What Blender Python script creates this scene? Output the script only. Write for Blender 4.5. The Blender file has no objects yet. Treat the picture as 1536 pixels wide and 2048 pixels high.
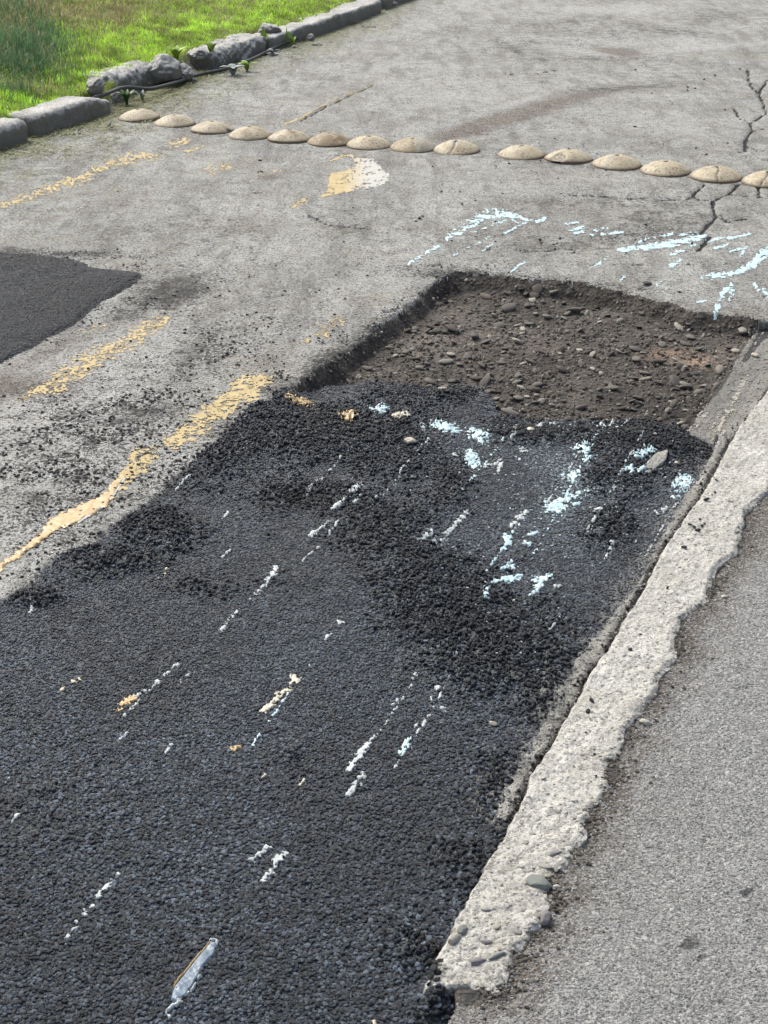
import bpy, math, random
import numpy as np
from mathutils import Vector, Matrix
R = math.radians
rng = np.random.default_rng(7)
random.seed(7)
scene = bpy.context.scene
COL = scene.collection

# ---------------------------------------------------------------- camera, world, sun, exposure
CAM_H, F_PX, HORIZON = 1.6, 3000.0, -430.0
PITCH = math.atan((1024 - HORIZON) / F_PX)
cam_data = bpy.data.cameras.new('camera')
cam = bpy.data.objects.new('camera', cam_data)
COL.objects.link(cam)
cam.location = (0, 0, CAM_H)
cam.rotation_euler = (math.pi / 2 - PITCH, 0, 0)
cam_data.sensor_fit = 'VERTICAL'
cam_data.sensor_height = 24
cam_data.lens = 24 * F_PX / 2048
cam_data.clip_start = 0.05
cam_data.clip_end = 2000
scene.camera = cam

SUN_EL, SUN_AZ = R(48), R(-35)       # high soft sun behind cloud, from ahead left
world = bpy.data.worlds.new('World')
scene.world = world
world.use_nodes = True
wn = world.node_tree
wn.nodes.clear()
sky = wn.nodes.new('ShaderNodeTexSky')
sky.sky_type = 'NISHITA'
sky.sun_disc = False
sky.sun_elevation = SUN_EL
sky.sun_rotation = SUN_AZ
sky.air_density = 1.0
sky.dust_density = 5.0
sky.ozone_density = 1.0
hsv = wn.nodes.new('ShaderNodeHueSaturation')
hsv.inputs['Saturation'].default_value = 0.75
bg = wn.nodes.new('ShaderNodeBackground')
bg.inputs['Strength'].default_value = 0.15
wo = wn.nodes.new('ShaderNodeOutputWorld')
wn.links.new(sky.outputs[0], hsv.inputs['Color'])
wn.links.new(hsv.outputs[0], bg.inputs[0])
wn.links.new(bg.outputs[0], wo.inputs[0])
sun_data = bpy.data.lights.new('sun', 'SUN')
sun_data.energy = 1.7
sun_data.angle = R(14)
sun_data.color = (0.98, 1.0, 0.92)
sun = bpy.data.objects.new('sun', sun_data)
COL.objects.link(sun)
sd = Vector((math.sin(SUN_AZ) * math.cos(SUN_EL), math.cos(SUN_AZ) * math.cos(SUN_EL), math.sin(SUN_EL)))
sun.rotation_euler = sd.to_track_quat('Z', 'Y').to_euler()
vs = scene.view_settings
vs.view_transform = 'Standard'
vs.look = 'None'
vs.gamma = 1.0
vs.use_curve_mapping = False
vs.exposure = 0.68

# ---------------------------------------------------------------- helpers: photo pixel <-> place
CP, SP = math.cos(PITCH), math.sin(PITCH)
def P(px, py, z=0.0):
    """point at height z seen at photo pixel (px, py)"""
    px = np.asarray(px, float); py = np.asarray(py, float)
    u = px - 768; v = 1024 - py
    t = (CAM_H - z) / (F_PX * SP - v * CP)
    return np.stack([u * t, (F_PX * CP + v * SP) * t, np.broadcast_to(np.asarray(z, float), u.shape)], -1)
def Q(x, y, z=0.0):
    """photo pixel of a place"""
    dz = z - CAM_H
    dep = y * CP - dz * SP
    up = y * SP + dz * CP
    return 768 + F_PX * x / dep, 1024 - F_PX * up / dep

def _h(ix, iy, seed):
    n = (ix.astype(np.int64) * 374761393 + iy.astype(np.int64) * 668265263 + seed * 974634777) & 0xffffffff
    n = ((n ^ (n >> 13)) * 1274126177) & 0xffffffff
    n = n ^ (n >> 16)
    return (n & 0xffff) / 65535.0
def vnoise(x, y, seed=0):
    ix = np.floor(x); iy = np.floor(y)
    fx = x - ix; fy = y - iy
    fx = fx * fx * fx * (fx * (fx * 6 - 15) + 10); fy = fy * fy * fy * (fy * (fy * 6 - 15) + 10)
    a = _h(ix, iy, seed); b = _h(ix + 1, iy, seed); c = _h(ix, iy + 1, seed); d = _h(ix + 1, iy + 1, seed)
    return (a + (b - a) * fx + (c - a) * fy + (a - b - c + d) * fx * fy) * 2 - 1
def fbm(x, y, s, o=4, seed=0):
    r = 0; a = 0.6; t = 0
    for i in range(o):
        r = r + a * vnoise(x * s + 17.3 * i, y * s - 9.1 * i, seed + i * 13); t += a; a *= 0.55; s *= 2.03
    return r / t
def vn3(p, s, seed=0):
    return (vnoise(p[:, 0] * s + 0.37 * p[:, 2] * s, p[:, 1] * s, seed) + vnoise(p[:, 1] * s + 4.1, p[:, 2] * s - 0.3 * p[:, 0] * s, seed + 5) + vnoise(p[:, 2] * s, p[:, 0] * s + 7.7, seed + 9)) / 3
def fb3(p, s, o=4, seed=0):
    r = 0; a = 0.6
    for i in range(o):
        r = r + a * vn3(p + i * 1.7, s, seed + i * 7); a *= 0.55; s *= 2.1
    return r
def sstep(a, b, x):
    t = np.clip((x - a) / (b - a), 0, 1)
    return t * t * (3 - 2 * t)
def segdist(x, y, pts):
    d = np.full(x.shape, 1e9)
    for i in range(len(pts) - 1):
        ax, ay = pts[i][:2]; bx, by = pts[i + 1][:2]
        vx, vy = bx - ax, by - ay
        t = np.clip(((x - ax) * vx + (y - ay) * vy) / (vx * vx + vy * vy + 1e-12), 0, 1)
        d = np.minimum(d, np.hypot(x - ax - t * vx, y - ay - t * vy))
    return d
def sdf(x, y, poly):
    """negative inside"""
    ins = np.zeros(x.shape, bool)
    n = len(poly)
    for i in range(n):
        x1, y1 = poly[i][:2]; x2, y2 = poly[(i + 1) % n][:2]
        if y1 == y2: continue
        c = (y1 > y) != (y2 > y)
        ins ^= c & (x < (x2 - x1) * (y - y1) / (y2 - y1) + x1)
    d = segdist(x, y, list(poly) + [poly[0]])
    return np.where(ins, -d, d)
def gp(pts, z=0.0):
    a = np.array(pts, float)
    return [tuple(q) for q in P(a[:, 0], a[:, 1], z)]

# ---------------------------------------------------------------- helpers: materials
class NT:
    def __init__(s, name):
        s.m = bpy.data.materials.new(name); s.m.use_nodes = True
        s.t = s.m.node_tree; s.t.nodes.clear()
        s.out = s.n('ShaderNodeOutputMaterial'); s.b = s.n('ShaderNodeBsdfPrincipled')
        s.l(s.b.outputs[0], s.out.inputs[0])
        s.tc = s.n('ShaderNodeTexCoord').outputs['Object']
    def n(s, t): return s.t.nodes.new(t)
    def l(s, a, b): s.t.links.new(a, b)
    def setv(s, sock, v):
        if isinstance(v, bpy.types.NodeSocket): s.l(v, sock)
        elif isinstance(v, (tuple, list)) and len(v) == 3 and sock.type == 'RGBA': sock.default_value = (*v, 1)
        else: sock.default_value = v
    def noise(s, sc, det=4, rough=0.6, vec=None, dist=0.0):
        n = s.n('ShaderNodeTexNoise'); s.l(vec or s.tc, n.inputs['Vector'])
        n.inputs['Scale'].default_value = sc; n.inputs['Detail'].default_value = det; n.inputs['Roughness'].default_value = rough
        n.inputs['Distortion'].default_value = dist
        return n.outputs[0]
    def vor(s, sc, feat='F1', out='Distance', vec=None, rand=1.0):
        n = s.n('ShaderNodeTexVoronoi'); n.feature = feat; s.l(vec or s.tc, n.inputs['Vector'])
        n.inputs['Scale'].default_value = sc; n.inputs['Randomness'].default_value = rand
        return n.outputs[out]
    def scl(s, v, vec=None):
        n = s.n('ShaderNodeMapping'); s.l(vec or s.tc, n.inputs[0]); n.inputs['Scale'].default_value = v[:3]
        if len(v) > 3: n.inputs['Rotation'].default_value = (0, 0, v[3])
        return n.outputs[0]
    def rng(s, v, a, b, c=0.0, d=1.0):
        n = s.n('ShaderNodeMapRange'); s.setv(n.inputs[0], v)
        for i, q in enumerate((a, b, c, d)): s.setv(n.inputs[1 + i], q)
        return n.outputs[0]
    def mix(s, f, a, b, mode='MIX'):
        n = s.n('ShaderNodeMix'); n.data_type = 'RGBA'; n.blend_type = mode
        s.setv(n.inputs[0], f); s.setv(n.inputs[6], a); s.setv(n.inputs[7], b)
        return n.outputs[2]
    def math(s, op, a, b=0.0):
        n = s.n('ShaderNodeMath'); n.operation = op; s.setv(n.inputs[0], a); s.setv(n.inputs[1], b)
        return n.outputs[0]
    def attr(s, name, out='Fac'):
        n = s.n('ShaderNodeAttribute'); n.attribute_name = name
        return n.outputs[out]
    def rand(s): return s.n('ShaderNodeObjectInfo').outputs['Random']
    def bump(s, h, dist, strength=1.0, prev=None):
        n = s.n('ShaderNodeBump'); s.setv(n.inputs['Height'], h)
        n.inputs['Distance'].default_value = dist; n.inputs['Strength'].default_value = strength
        if prev: s.l(prev, n.inputs['Normal'])
        return n.outputs[0]
    def fin(s, col, rough=0.9, nrm=None, spec=0.3):
        s.setv(s.b.inputs['Base Color'], col); s.setv(s.b.inputs['Roughness'], rough)
        s.b.inputs['Specular IOR Level'].default_value = spec
        if nrm: s.l(nrm, s.b.inputs['Normal'])
        return s.m
M = {}
ROAD_AZ = math.atan2(2240 - 768, math.hypot(F_PX, 1024 - HORIZON))   # road direction, clockwise from +Y

def m_road():
    t = NT('old_weathered_road')
    a = t.noise(2.2, 6, 0.6); b = t.noise(34, 5, 0.75); c = t.noise(150, 3, 0.8); c2 = t.noise(75, 4, 0.8)
    st = t.noise(9, 6, 0.7, t.scl((1, 0.22, 1, ROAD_AZ)), 0.4)
    m7 = t.noise(7, 6, 0.75, None, 0.5)
    col = t.mix(t.rng(a, 0.38, 0.62), (0.4, 0.404, 0.375), (0.54, 0.545, 0.51))
    col = t.mix(t.rng(m7, 0.5, 0.62, 0, 0.5), col, (0.15, 0.142, 0.125))
    col = t.mix(t.rng(st, 0.48, 0.62, 0, 0.65), col, (0.13, 0.122, 0.108))
    wm = t.noise(3.1, 6, 0.75, None, 1.0); col = t.mix(t.rng(wm, 0.5, 0.62, 0, 0.45), col, (0.34, 0.295, 0.22))
    wd = t.noise(1.4, 7, 0.75, t.scl((1, 0.5, 1, ROAD_AZ)), 1.5); col = t.mix(t.rng(wd, 0.54, 0.63, 0, 0.45), col, (0.15, 0.145, 0.14))
    jag = t.math('ADD', t.rng(t.noise(60, 5, 0.8), 0.38, 0.62, -0.35, 0.35), t.rng(t.noise(13, 5, 0.75), 0.35, 0.65, -0.4, 0.4))
    pale = t.math('ADD', t.attr('pale'), t.math('MULTIPLY', jag, 0.9))
    col = t.mix(t.rng(pale, 0.2, 0.8, 0, 0.85), col, (0.6, 0.595, 0.57))
    brown = t.attr('brown')
    col = t.mix(t.rng(t.math('ADD', brown, t.math('MULTIPLY', jag, 0.35)), 0.15, 0.75, 0, 0.85), col, (0.135, 0.097, 0.066))
    col = t.mix(t.rng(b, 0.4, 0.5, 0.5, 0.0), col, (0.14, 0.133, 0.12))
    col = t.mix(t.rng(c2, 0.52, 0.6, 0, 0.55), col, (0.4, 0.385, 0.355))
    col = t.mix(t.rng(c2, 0.38, 0.47, 0.75, 0.0), col, (0.085, 0.08, 0.073))
    col = t.mix(t.rng(c, 0.53, 0.6, 0, 0.6), col, (0.46, 0.445, 0.41))
    col = t.mix(t.rng(c, 0.38, 0.46, 0.7, 0.0), col, (0.05, 0.047, 0.044))
    dark = t.math('ADD', t.attr('dark'), t.math('MULTIPLY', jag, 0.9))
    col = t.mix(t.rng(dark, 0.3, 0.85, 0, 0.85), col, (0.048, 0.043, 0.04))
    yl = t.math('ADD', t.attr('yel'), t.math('ADD', t.rng(t.noise(120, 4, 0.8), 0.36, 0.64, -0.5, 0.5), t.rng(t.noise(28, 4, 0.8), 0.36, 0.64, -0.3, 0.3)))
    col = t.mix(t.rng(yl, 0.45, 0.75, 0, 0.8), col, (0.38, 0.29, 0.14))
    spk = t.math('ADD', t.attr('speck'), t.math('ADD', t.rng(t.noise(95, 4, 0.75), 0.36, 0.64, -0.55, 0.55), t.rng(t.noise(17, 4, 0.7), 0.36, 0.64, -0.3, 0.3)))
    col = t.mix(t.rng(spk, 0.36, 0.5, 0, 0.93), col, (0.03, 0.029, 0.029))
    crk = t.math('ADD', t.attr('crack'), t.math('MULTIPLY', jag, 0.3))
    col = t.mix(t.rng(crk, 0.35, 0.65, 0, 0.97), col, (0.014, 0.012, 0.011))
    green = t.math('ADD', t.attr('green'), t.math('MULTIPLY', jag, 0.4))
    col = t.mix(t.rng(green, 0.2, 1.0, 0, 0.7), col, (0.13, 0.13, 0.06))
    vv = t.vor(130)
    n = t.bump(b, 0.010, 1.0); n = t.bump(c2, 0.006, 1.0, n); n = t.bump(c, 0.003, 1.0, n); n = t.bump(vv, 0.003, 0.6, n)
    return t.fin(col, 0.82, n, 0.3)
def m_fresh(name='fresh_black_asphalt', spec=0.55, base=(0.010, 0.015, 0.023), hi=(0.024, 0.034, 0.05)):
    t = NT(name)
    a = t.noise(5, 5, 0.6); v = t.vor(150); v2 = t.vor(300); c = t.noise(240, 3, 0.7)
    cell = t.vor(150, 'F1', 'Color')
    col = t.mix(t.rng(a, 0.35, 0.65), base, hi)
    col = t.mix(t.math('MULTIPLY', t.attr('loose'), 0.85), col, (0.006, 0.007, 0.009))
    col = t.mix(t.rng(cell, 0.5, 1.0, 0, 0.3), col, (0.04, 0.047, 0.057))
    dust = t.math('ADD', t.attr('dust'), t.rng(t.noise(70, 5, 0.8), 0.35, 0.65, -0.5, 0.5))
    col = t.mix(t.rng(dust, 0.3, 1.0, 0, 0.8), col, (0.17, 0.155, 0.135))
    sp_ = t.math('ADD', t.attr('spray'), t.rng(t.noise(170, 4, 0.8), 0.36, 0.64, -0.6, 0.6))
    col = t.mix(t.rng(sp_, 0.25, 1.0, 0, 0.6), col, (0.2, 0.27, 0.3))
    n = t.bump(v, 0.005, 0.9); n = t.bump(v2, 0.0025, 0.8, n); n = t.bump(c, 0.002, 0.8, n)
    return t.fin(col, t.rng(c, 0.3, 0.7, 0.42, 0.68), n, spec)
def m_bed():
    t = NT('excavated_earth_and_gravel')
    a = t.noise(6, 6, 0.65); c = t.noise(120, 4, 0.7); v = t.vor(70); cell = t.vor(70, 'F1', 'Color')
    col = t.mix(t.rng(a, 0.35, 0.65), (0.034, 0.029, 0.026), (0.11, 0.094, 0.079))
    col = t.mix(t.rng(cell, 0.62, 0.95, 0, 0.55), col, (0.15, 0.135, 0.115))
    col = t.mix(t.rng(c, 0.38, 0.5, 0.7, 0), col, (0.02, 0.017, 0.015))
    ds_ = t.math('ADD', t.attr('brown'), t.rng(t.noise(40, 5, 0.8), 0.36, 0.64, -0.4, 0.4))
    col = t.mix(t.rng(ds_, 0.2, 0.9, 0, 0.8), col, (0.19, 0.168, 0.14))
    col = t.mix(t.attr('pale'), col, (0.36, 0.24, 0.16))
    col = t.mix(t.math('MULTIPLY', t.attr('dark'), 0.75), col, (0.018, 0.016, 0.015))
    n = t.bump(v, 0.01, 0.8); n = t.bump(c, 0.006, 1.0, n)
    return t.fin(col, 0.93, n, 0.25)
def m_strip():
    t = NT('scraped_concrete_dust')
    st = t.noise(60, 5, 0.7, t.scl((1, 0.07, 1, ROAD_AZ))); c = t.noise(160, 4, 0.7); a = t.noise(9, 5, 0.6)
    col = t.mix(t.rng(a, 0.35, 0.65), (0.23, 0.225, 0.2), (0.38, 0.37, 0.335))
    col = t.mix(t.rng(st, 0.52, 0.62, 0, 0.6), col, (0.33, 0.305, 0.265))
    col = t.mix(t.rng(c, 0.38, 0.5, 0.7, 0), col, (0.04, 0.035, 0.03))
    dark = t.math('ADD', t.attr('dark'), t.rng(c, 0.3, 0.7, -0.4, 0.4))
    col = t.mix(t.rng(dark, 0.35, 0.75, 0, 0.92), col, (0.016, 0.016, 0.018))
    n = t.bump(st, 0.008, 0.6); n = t.bump(c, 0.004, 1.0, n)
    return t.fin(col, 0.92, n, 0.25)
def m_pave():
    t = NT('worn_grey_pavement')
    c = t.noise(135, 3, 0.7, None, 0.4); a = t.noise(3.5, 6, 0.6); v = t.vor(150); cell = t.vor(150, 'F1', 'Color'); m7 = t.noise(16, 5, 0.75)
    col = t.mix(t.rng(a, 0.38, 0.62), (0.25, 0.247, 0.235), (0.32, 0.318, 0.305))
    col = t.mix(t.rng(m7, 0.5, 0.66, 0, 0.4), col, (0.165, 0.158, 0.147))
    br = t.math('ADD', t.attr('brown'), t.rng(t.noise(12, 6, 0.8), 0.38, 0.62, -0.3, 0.3))
    col = t.mix(t.rng(br, 0.15, 0.85, 0, 0.9), col, (0.105, 0.085, 0.066))
    col = t.mix(t.rng(c, 0.51, 0.58, 0, 0.7), col, (0.37, 0.365, 0.35))
    col = t.mix(t.rng(c, 0.4, 0.48, 0.6, 0), col, (0.08, 0.077, 0.072))
    col = t.mix(t.rng(br, 0.5, 1.1, 0, 0.75), col, (0.085, 0.069, 0.054))
    dk = t.math('ADD', t.attr('dark'), t.rng(t.noise(60, 5, 0.7), 0.38, 0.62, -0.4, 0.4))
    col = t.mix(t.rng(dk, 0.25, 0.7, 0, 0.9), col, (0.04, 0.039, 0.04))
    n = t.bump(v, 0.004, 0.8); n = t.bump(c, 0.005, 1.0, n)
    return t.fin(col, 0.88, n, 0.3)
def m_kerb(name, lo, hi, dark=(0.06, 0.055, 0.048), sc=1.0, side=None):
    t = NT(name)
    a = t.noise(9 * sc, 6, 0.65); c = t.noise(150 * sc, 4, 0.7); v = t.vor(55 * sc); cell = t.vor(55 * sc, 'F1', 'Color')
    v2 = t.vor(34 * sc, 'F1', 'Color'); d2 = t.vor(34 * sc)
    col = t.mix(t.rng(a, 0.35, 0.65), lo, hi)
    col = t.mix(t.rng(d2, 0.2, 0.34, 1, 0), col, t.mix(t.rng(v2, 0.45, 0.9, 0, 0.5), col, tuple(q * 0.62 for q in lo)))
    col = t.mix(t.rng(cell, 0.7, 1, 0, 0.35), col, tuple(min(1, q * 1.25) for q in hi))
    col = t.mix(t.rng(c, 0.36, 0.46, 0.65, 0), col, dark)
    eg = t.vor(48 * sc, 'DISTANCE_TO_EDGE', vec=t.tc); col = t.mix(t.rng(t.math('ADD', eg, t.rng(c, 0.4, 0.6, -0.06, 0.06)), 0.0, 0.07, 0.5, 0), col, tuple(q * 0.45 for q in lo))
    st_ = t.noise(5 * sc, 6, 0.75); col = t.mix(t.rng(st_, 0.52, 0.64, 0, 0.4), col, tuple(q * 0.6 for q in lo))
    pit = t.rng(t.vor(210 * sc), 0.1, 0.2, 1, 0)
    col = t.mix(t.math('MULTIPLY', pit, 0.5), col, dark)
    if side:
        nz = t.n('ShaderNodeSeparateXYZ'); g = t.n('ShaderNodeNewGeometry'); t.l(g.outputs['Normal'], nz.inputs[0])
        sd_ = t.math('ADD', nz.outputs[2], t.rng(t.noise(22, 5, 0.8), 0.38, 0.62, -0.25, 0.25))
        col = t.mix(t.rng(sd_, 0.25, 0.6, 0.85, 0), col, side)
    n = t.bump(v, 0.006, 0.5); n = t.bump(c, 0.005, 1.0, n); n = t.bump(pit, -0.003, 0.8, n)
    return t.fin(col, 0.9, n, 0.25)
def m_rock(name, cols, rough=0.75, spec=0.35, bs=60, dk=(0.02, 0.018, 0.016), painted_sheen=False):
    t = NT(name)
    r = t.n('ShaderNodeValToRGB'); r.color_ramp.interpolation = 'LINEAR'
    e = r.color_ramp.elements
    while len(e) < len(cols): e.new(0.5)
    for i, c in enumerate(cols): e[i].position = i / max(1, len(cols) - 1); e[i].color = (*c, 1)
    t.l(t.rand(), r.inputs[0])
    c = t.noise(bs, 4, 0.7)
    col = t.mix(t.rng(c, 0.35, 0.7, 0, 0.35), r.outputs[0], dk, 'MIX')
    if painted_sheen:
        g_ = t.n('ShaderNodeNewGeometry'); w1 = t.noise(2.6, 5, 0.6, g_.outputs['Position'], 0.6)
        col = t.mix(1.0, col, t.mix(t.rng(w1, 0.4, 0.6), (0.62, 0.62, 0.64), (1.35, 1.35, 1.33)), 'MULTIPLY')  # patches of sheen painted by multiplying the stone colour lighter and darker
    return t.fin(col, rough, t.bump(c, 0.002, 0.8), spec)
def m_stud():
    t = NT('beige_stud_plastic')
    geo = t.tc
    a = t.noise(14, 5, 0.65); c = t.noise(150, 4, 0.7); b = t.noise(45, 5, 0.7, dist=1.0)
    r = t.rand()
    shift = t.n('ShaderNodeVectorMath'); shift.operation = 'ADD'; cx = t.n('ShaderNodeCombineXYZ')
    t.l(t.math('MULTIPLY', r, 37.0), cx.inputs[0]); t.l(t.math('MULTIPLY', r, 11.0), cx.inputs[1])
    t.l(geo, shift.inputs[0]); t.l(cx.outputs[0], shift.inputs[1])
    bl = t.noise(18, 5, 0.6, shift.outputs[0], 0.6); sp = t.noise(90, 3, 0.6, shift.outputs[0])
    col = t.mix(t.rng(bl, 0.4, 0.6), (0.36, 0.3, 0.195), (0.46, 0.41, 0.3))
    col = t.mix(t.rng(bl, 0.51, 0.58, 0, 0.65), col, (0.27, 0.19, 0.1))
    col = t.mix(t.rng(sp, 0.56, 0.62, 0, 0.8), col, (0.12, 0.095, 0.065))
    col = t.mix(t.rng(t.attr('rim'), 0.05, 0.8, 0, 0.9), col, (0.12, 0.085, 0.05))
    col = t.mix(t.math('MULTIPLY', t.attr('stain'), t.rng(bl, 0.4, 0.55, 0.35, 1.0)), col, (0.17, 0.115, 0.055))
    col = t.mix(t.attr('grey'), col, (0.24, 0.235, 0.2))
    ty = t.noise(7, 4, 0.7, shift.outputs[0]); col = t.mix(t.rng(ty, 0.54, 0.66, 0, 0.5), col, (0.09, 0.08, 0.065))
    col = t.mix(t.attr('crack'), col, (0.025, 0.02, 0.015))
    return t.fin(col, 0.62, t.bump(c, 0.0012, 0.7), 0.35)
def m_paint(name, a, b, rough=0.3, gloss_noise=True):
    t = NT(name)
    n1 = t.noise(28, 4, 0.6); c = t.noise(220, 3, 0.7)
    col = t.mix(t.rng(n1, 0.35, 0.65), a, b)
    col = t.mix(t.rng(t.attr('mixc'), 0, 1), col, (0.4, 0.39, 0.35))
    col = t.mix(t.rng(c, 0.32, 0.42, 0.35, 0), col, tuple(q * 0.35 for q in a))
    return t.fin(col, rough, t.bump(c, 0.0015, 0.35), 0.5)
def m_simple(name, col, rough=0.7, sc=40, var=0.35, spec=0.3, metal=0.0):
    t = NT(name)
    c = t.noise(sc, 4, 0.65)
    o = t.mix(t.rng(c, 0.35, 0.7, 0, 1), col, tuple(q * (1 - var) for q in col))
    t.b.inputs['Metallic'].default_value = metal
    return t.fin(o, rough, t.bump(c, 0.002, 0.4), spec)
def m_blade():
    t = NT('grass_blades')
    ca = t.attr('tint', 'Color')
    t.fin(ca, 0.55, None, 0.3)
    tr = t.n('ShaderNodeBsdfTranslucent'); t.l(ca, tr.inputs[0])
    mx = t.n('ShaderNodeMixShader'); mx.inputs[0].default_value = 0.3
    t.l(t.b.outputs[0], mx.inputs[1]); t.l(tr.outputs[0], mx.inputs[2]); t.l(mx.outputs[0], t.out.inputs[0])
    return t.m
def m_soil():
    t = NT('lawn_soil'); a = t.noise(20, 5, 0.7)
    return t.fin(t.mix(t.rng(a, 0.35, 0.65), (0.1, 0.12, 0.03), (0.18, 0.2, 0.06)), 0.95, t.bump(a, 0.01, 1.0), 0.1)
M['road'] = m_road(); M['fresh'] = m_fresh(); M['patch'] = m_fresh('older_black_patch', 0.12, (0.004, 0.006, 0.009), (0.012, 0.017, 0.025))
M['bed'] = m_bed(); M['strip'] = m_strip(); M['pave'] = m_pave(); M['soil'] = m_soil()
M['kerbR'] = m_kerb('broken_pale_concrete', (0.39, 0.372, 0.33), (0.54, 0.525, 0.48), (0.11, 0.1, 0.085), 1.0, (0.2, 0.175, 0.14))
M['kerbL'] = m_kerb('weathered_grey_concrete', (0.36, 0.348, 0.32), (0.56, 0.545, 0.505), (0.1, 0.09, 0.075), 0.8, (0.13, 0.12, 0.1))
M['black_stone'] = m_rock('bitumen_coated_stone', [(0.003, 0.005, 0.008), (0.008, 0.012, 0.019), (0.019, 0.028, 0.043), (0.13, 0.165, 0.21)], 0.4, 0.6, 90, (0.002, 0.003, 0.005), True)
M['loose_stone'] = m_rock('loose_black_mix', [(0.002, 0.003, 0.005), (0.004, 0.006, 0.010), (0.022, 0.03, 0.044)], 0.5, 0.4, 90, (0.001, 0.0015, 0.003), True)
M['crumb'] = m_rock('black_asphalt_crumb', [(0.01, 0.01, 0.011), (0.025, 0.025, 0.026)], 0.7, 0.4, 90)
M['pebble'] = m_rock('river_pebble', [(0.06, 0.05, 0.042), (0.1, 0.085, 0.07), (0.16, 0.14, 0.115), (0.1, 0.09, 0.08), (0.2, 0.18, 0.15), (0.42, 0.385, 0.32)], 0.75, 0.3, 50)
M['grit'] = m_rock('pavement_grit', [(0.15, 0.147, 0.14), (0.27, 0.265, 0.255), (0.44, 0.435, 0.42), (0.33, 0.32, 0.3)], 0.85, 0.3, 90)
M['dirt'] = m_rock('crumbly_dirt', [(0.05, 0.042, 0.033), (0.1, 0.085, 0.068), (0.16, 0.145, 0.12), (0.3, 0.285, 0.25)], 0.9, 0.2, 60)
M['aggregate'] = m_rock('kerb_aggregate', [(0.38, 0.36, 0.31), (0.5, 0.48, 0.43), (0.3, 0.29, 0.265), (0.43, 0.4, 0.32), (0.56, 0.545, 0.5)], 0.75, 0.3, 60)
M['stud'] = m_stud(); M['blade'] = m_blade()
M['rubber'] = m_simple('black_hose_rubber', (0.07, 0.068, 0.062), 0.55, 60)
M['bolt'] = m_simple('rusty_bolt', (0.035, 0.028, 0.022), 0.7)
M['cyan'] = m_paint('pale_blue_white_paint', (0.35, 0.49, 0.52), (0.46, 0.59, 0.61))
M['white'] = m_paint('chalky_white_paint', (0.34, 0.37, 0.37), (0.46, 0.49, 0.48), 0.6)
M['cream'] = m_paint('cream_paint', (0.44, 0.38, 0.27), (0.5, 0.46, 0.36), 0.45)
M['yellow'] = m_paint('ochre_yellow_paint', (0.36, 0.235, 0.085), (0.45, 0.32, 0.14), 0.3)
M['worn_yellow'] = m_paint('worn_yellow_paint', (0.36, 0.265, 0.115), (0.43, 0.34, 0.17), 0.75)
M['blue'] = m_paint('milky_blue_liquid', (0.1, 0.14, 0.185), (0.13, 0.18, 0.235), 0.4)
M['leaf'] = m_simple('yellow_green_leaf', (0.2, 0.32, 0.03), 0.5, 60, 0.3)
M['dleaf'] = m_simple('dark_green_leaf', (0.05, 0.12, 0.02), 0.5, 60, 0.3)
M['sleaf'] = m_simple('silvery_dry_leaf', (0.25, 0.28, 0.25), 0.6, 60, 0.3)
M['violet'] = m_simple('violet_grey_stone', (0.19, 0.175, 0.175), 0.7, 60, 0.2)
M['teal'] = m_simple('greenish_grey_stone', (0.19, 0.2, 0.185), 0.7, 60, 0.3)

# ---------------------------------------------------------------- helpers: objects
def mesh_obj(name, verts, faces, mat, smooth=True, parent=None, attrs=None, loops=None):
    me = bpy.data.meshes.new(name)
    verts = np.asarray(verts, np.float32)
    if isinstance(faces, np.ndarray):
        k = faces.shape[1]; nf = len(faces)
        me.vertices.add(len(verts)); me.vertices.foreach_set('co', verts.ravel())
        me.loops.add(nf * k); me.loops.foreach_set('vertex_index', faces.astype(np.int32).ravel())
        me.polygons.add(nf); me.polygons.foreach_set('loop_start', np.arange(0, nf * k, k, dtype=np.int32))
        me.update(calc_edges=True)
    else:
        me.from_pydata([tuple(map(float, v)) for v in verts], [], faces); me.update()
    me.polygons.foreach_set('use_smooth', np.full(len(me.polygons), smooth))
    me.materials.append(mat)
    for k_, a in (attrs or {}).items():
        a = np.asarray(a, np.float32)
        if a.ndim == 2:
            at = me.attributes.new(k_, 'FLOAT_COLOR', 'POINT'); at.data.foreach_set('color', np.hstack([a, np.ones((len(a), 1), np.float32)]).ravel())
        else:
            at = me.attributes.new(k_, 'FLOAT', 'POINT'); at.data.foreach_set('value', a)
    me.update()
    o = bpy.data.objects.new(name, me); COL.objects.link(o)
    if parent: o.parent = parent
    return o
def tag(o, label=None, cat=None, group=None, kind=None):
    if label: o['label'] = label
    if cat: o['category'] = cat
    if group: o['group'] = group
    if kind: o['kind'] = kind
    return o

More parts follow.
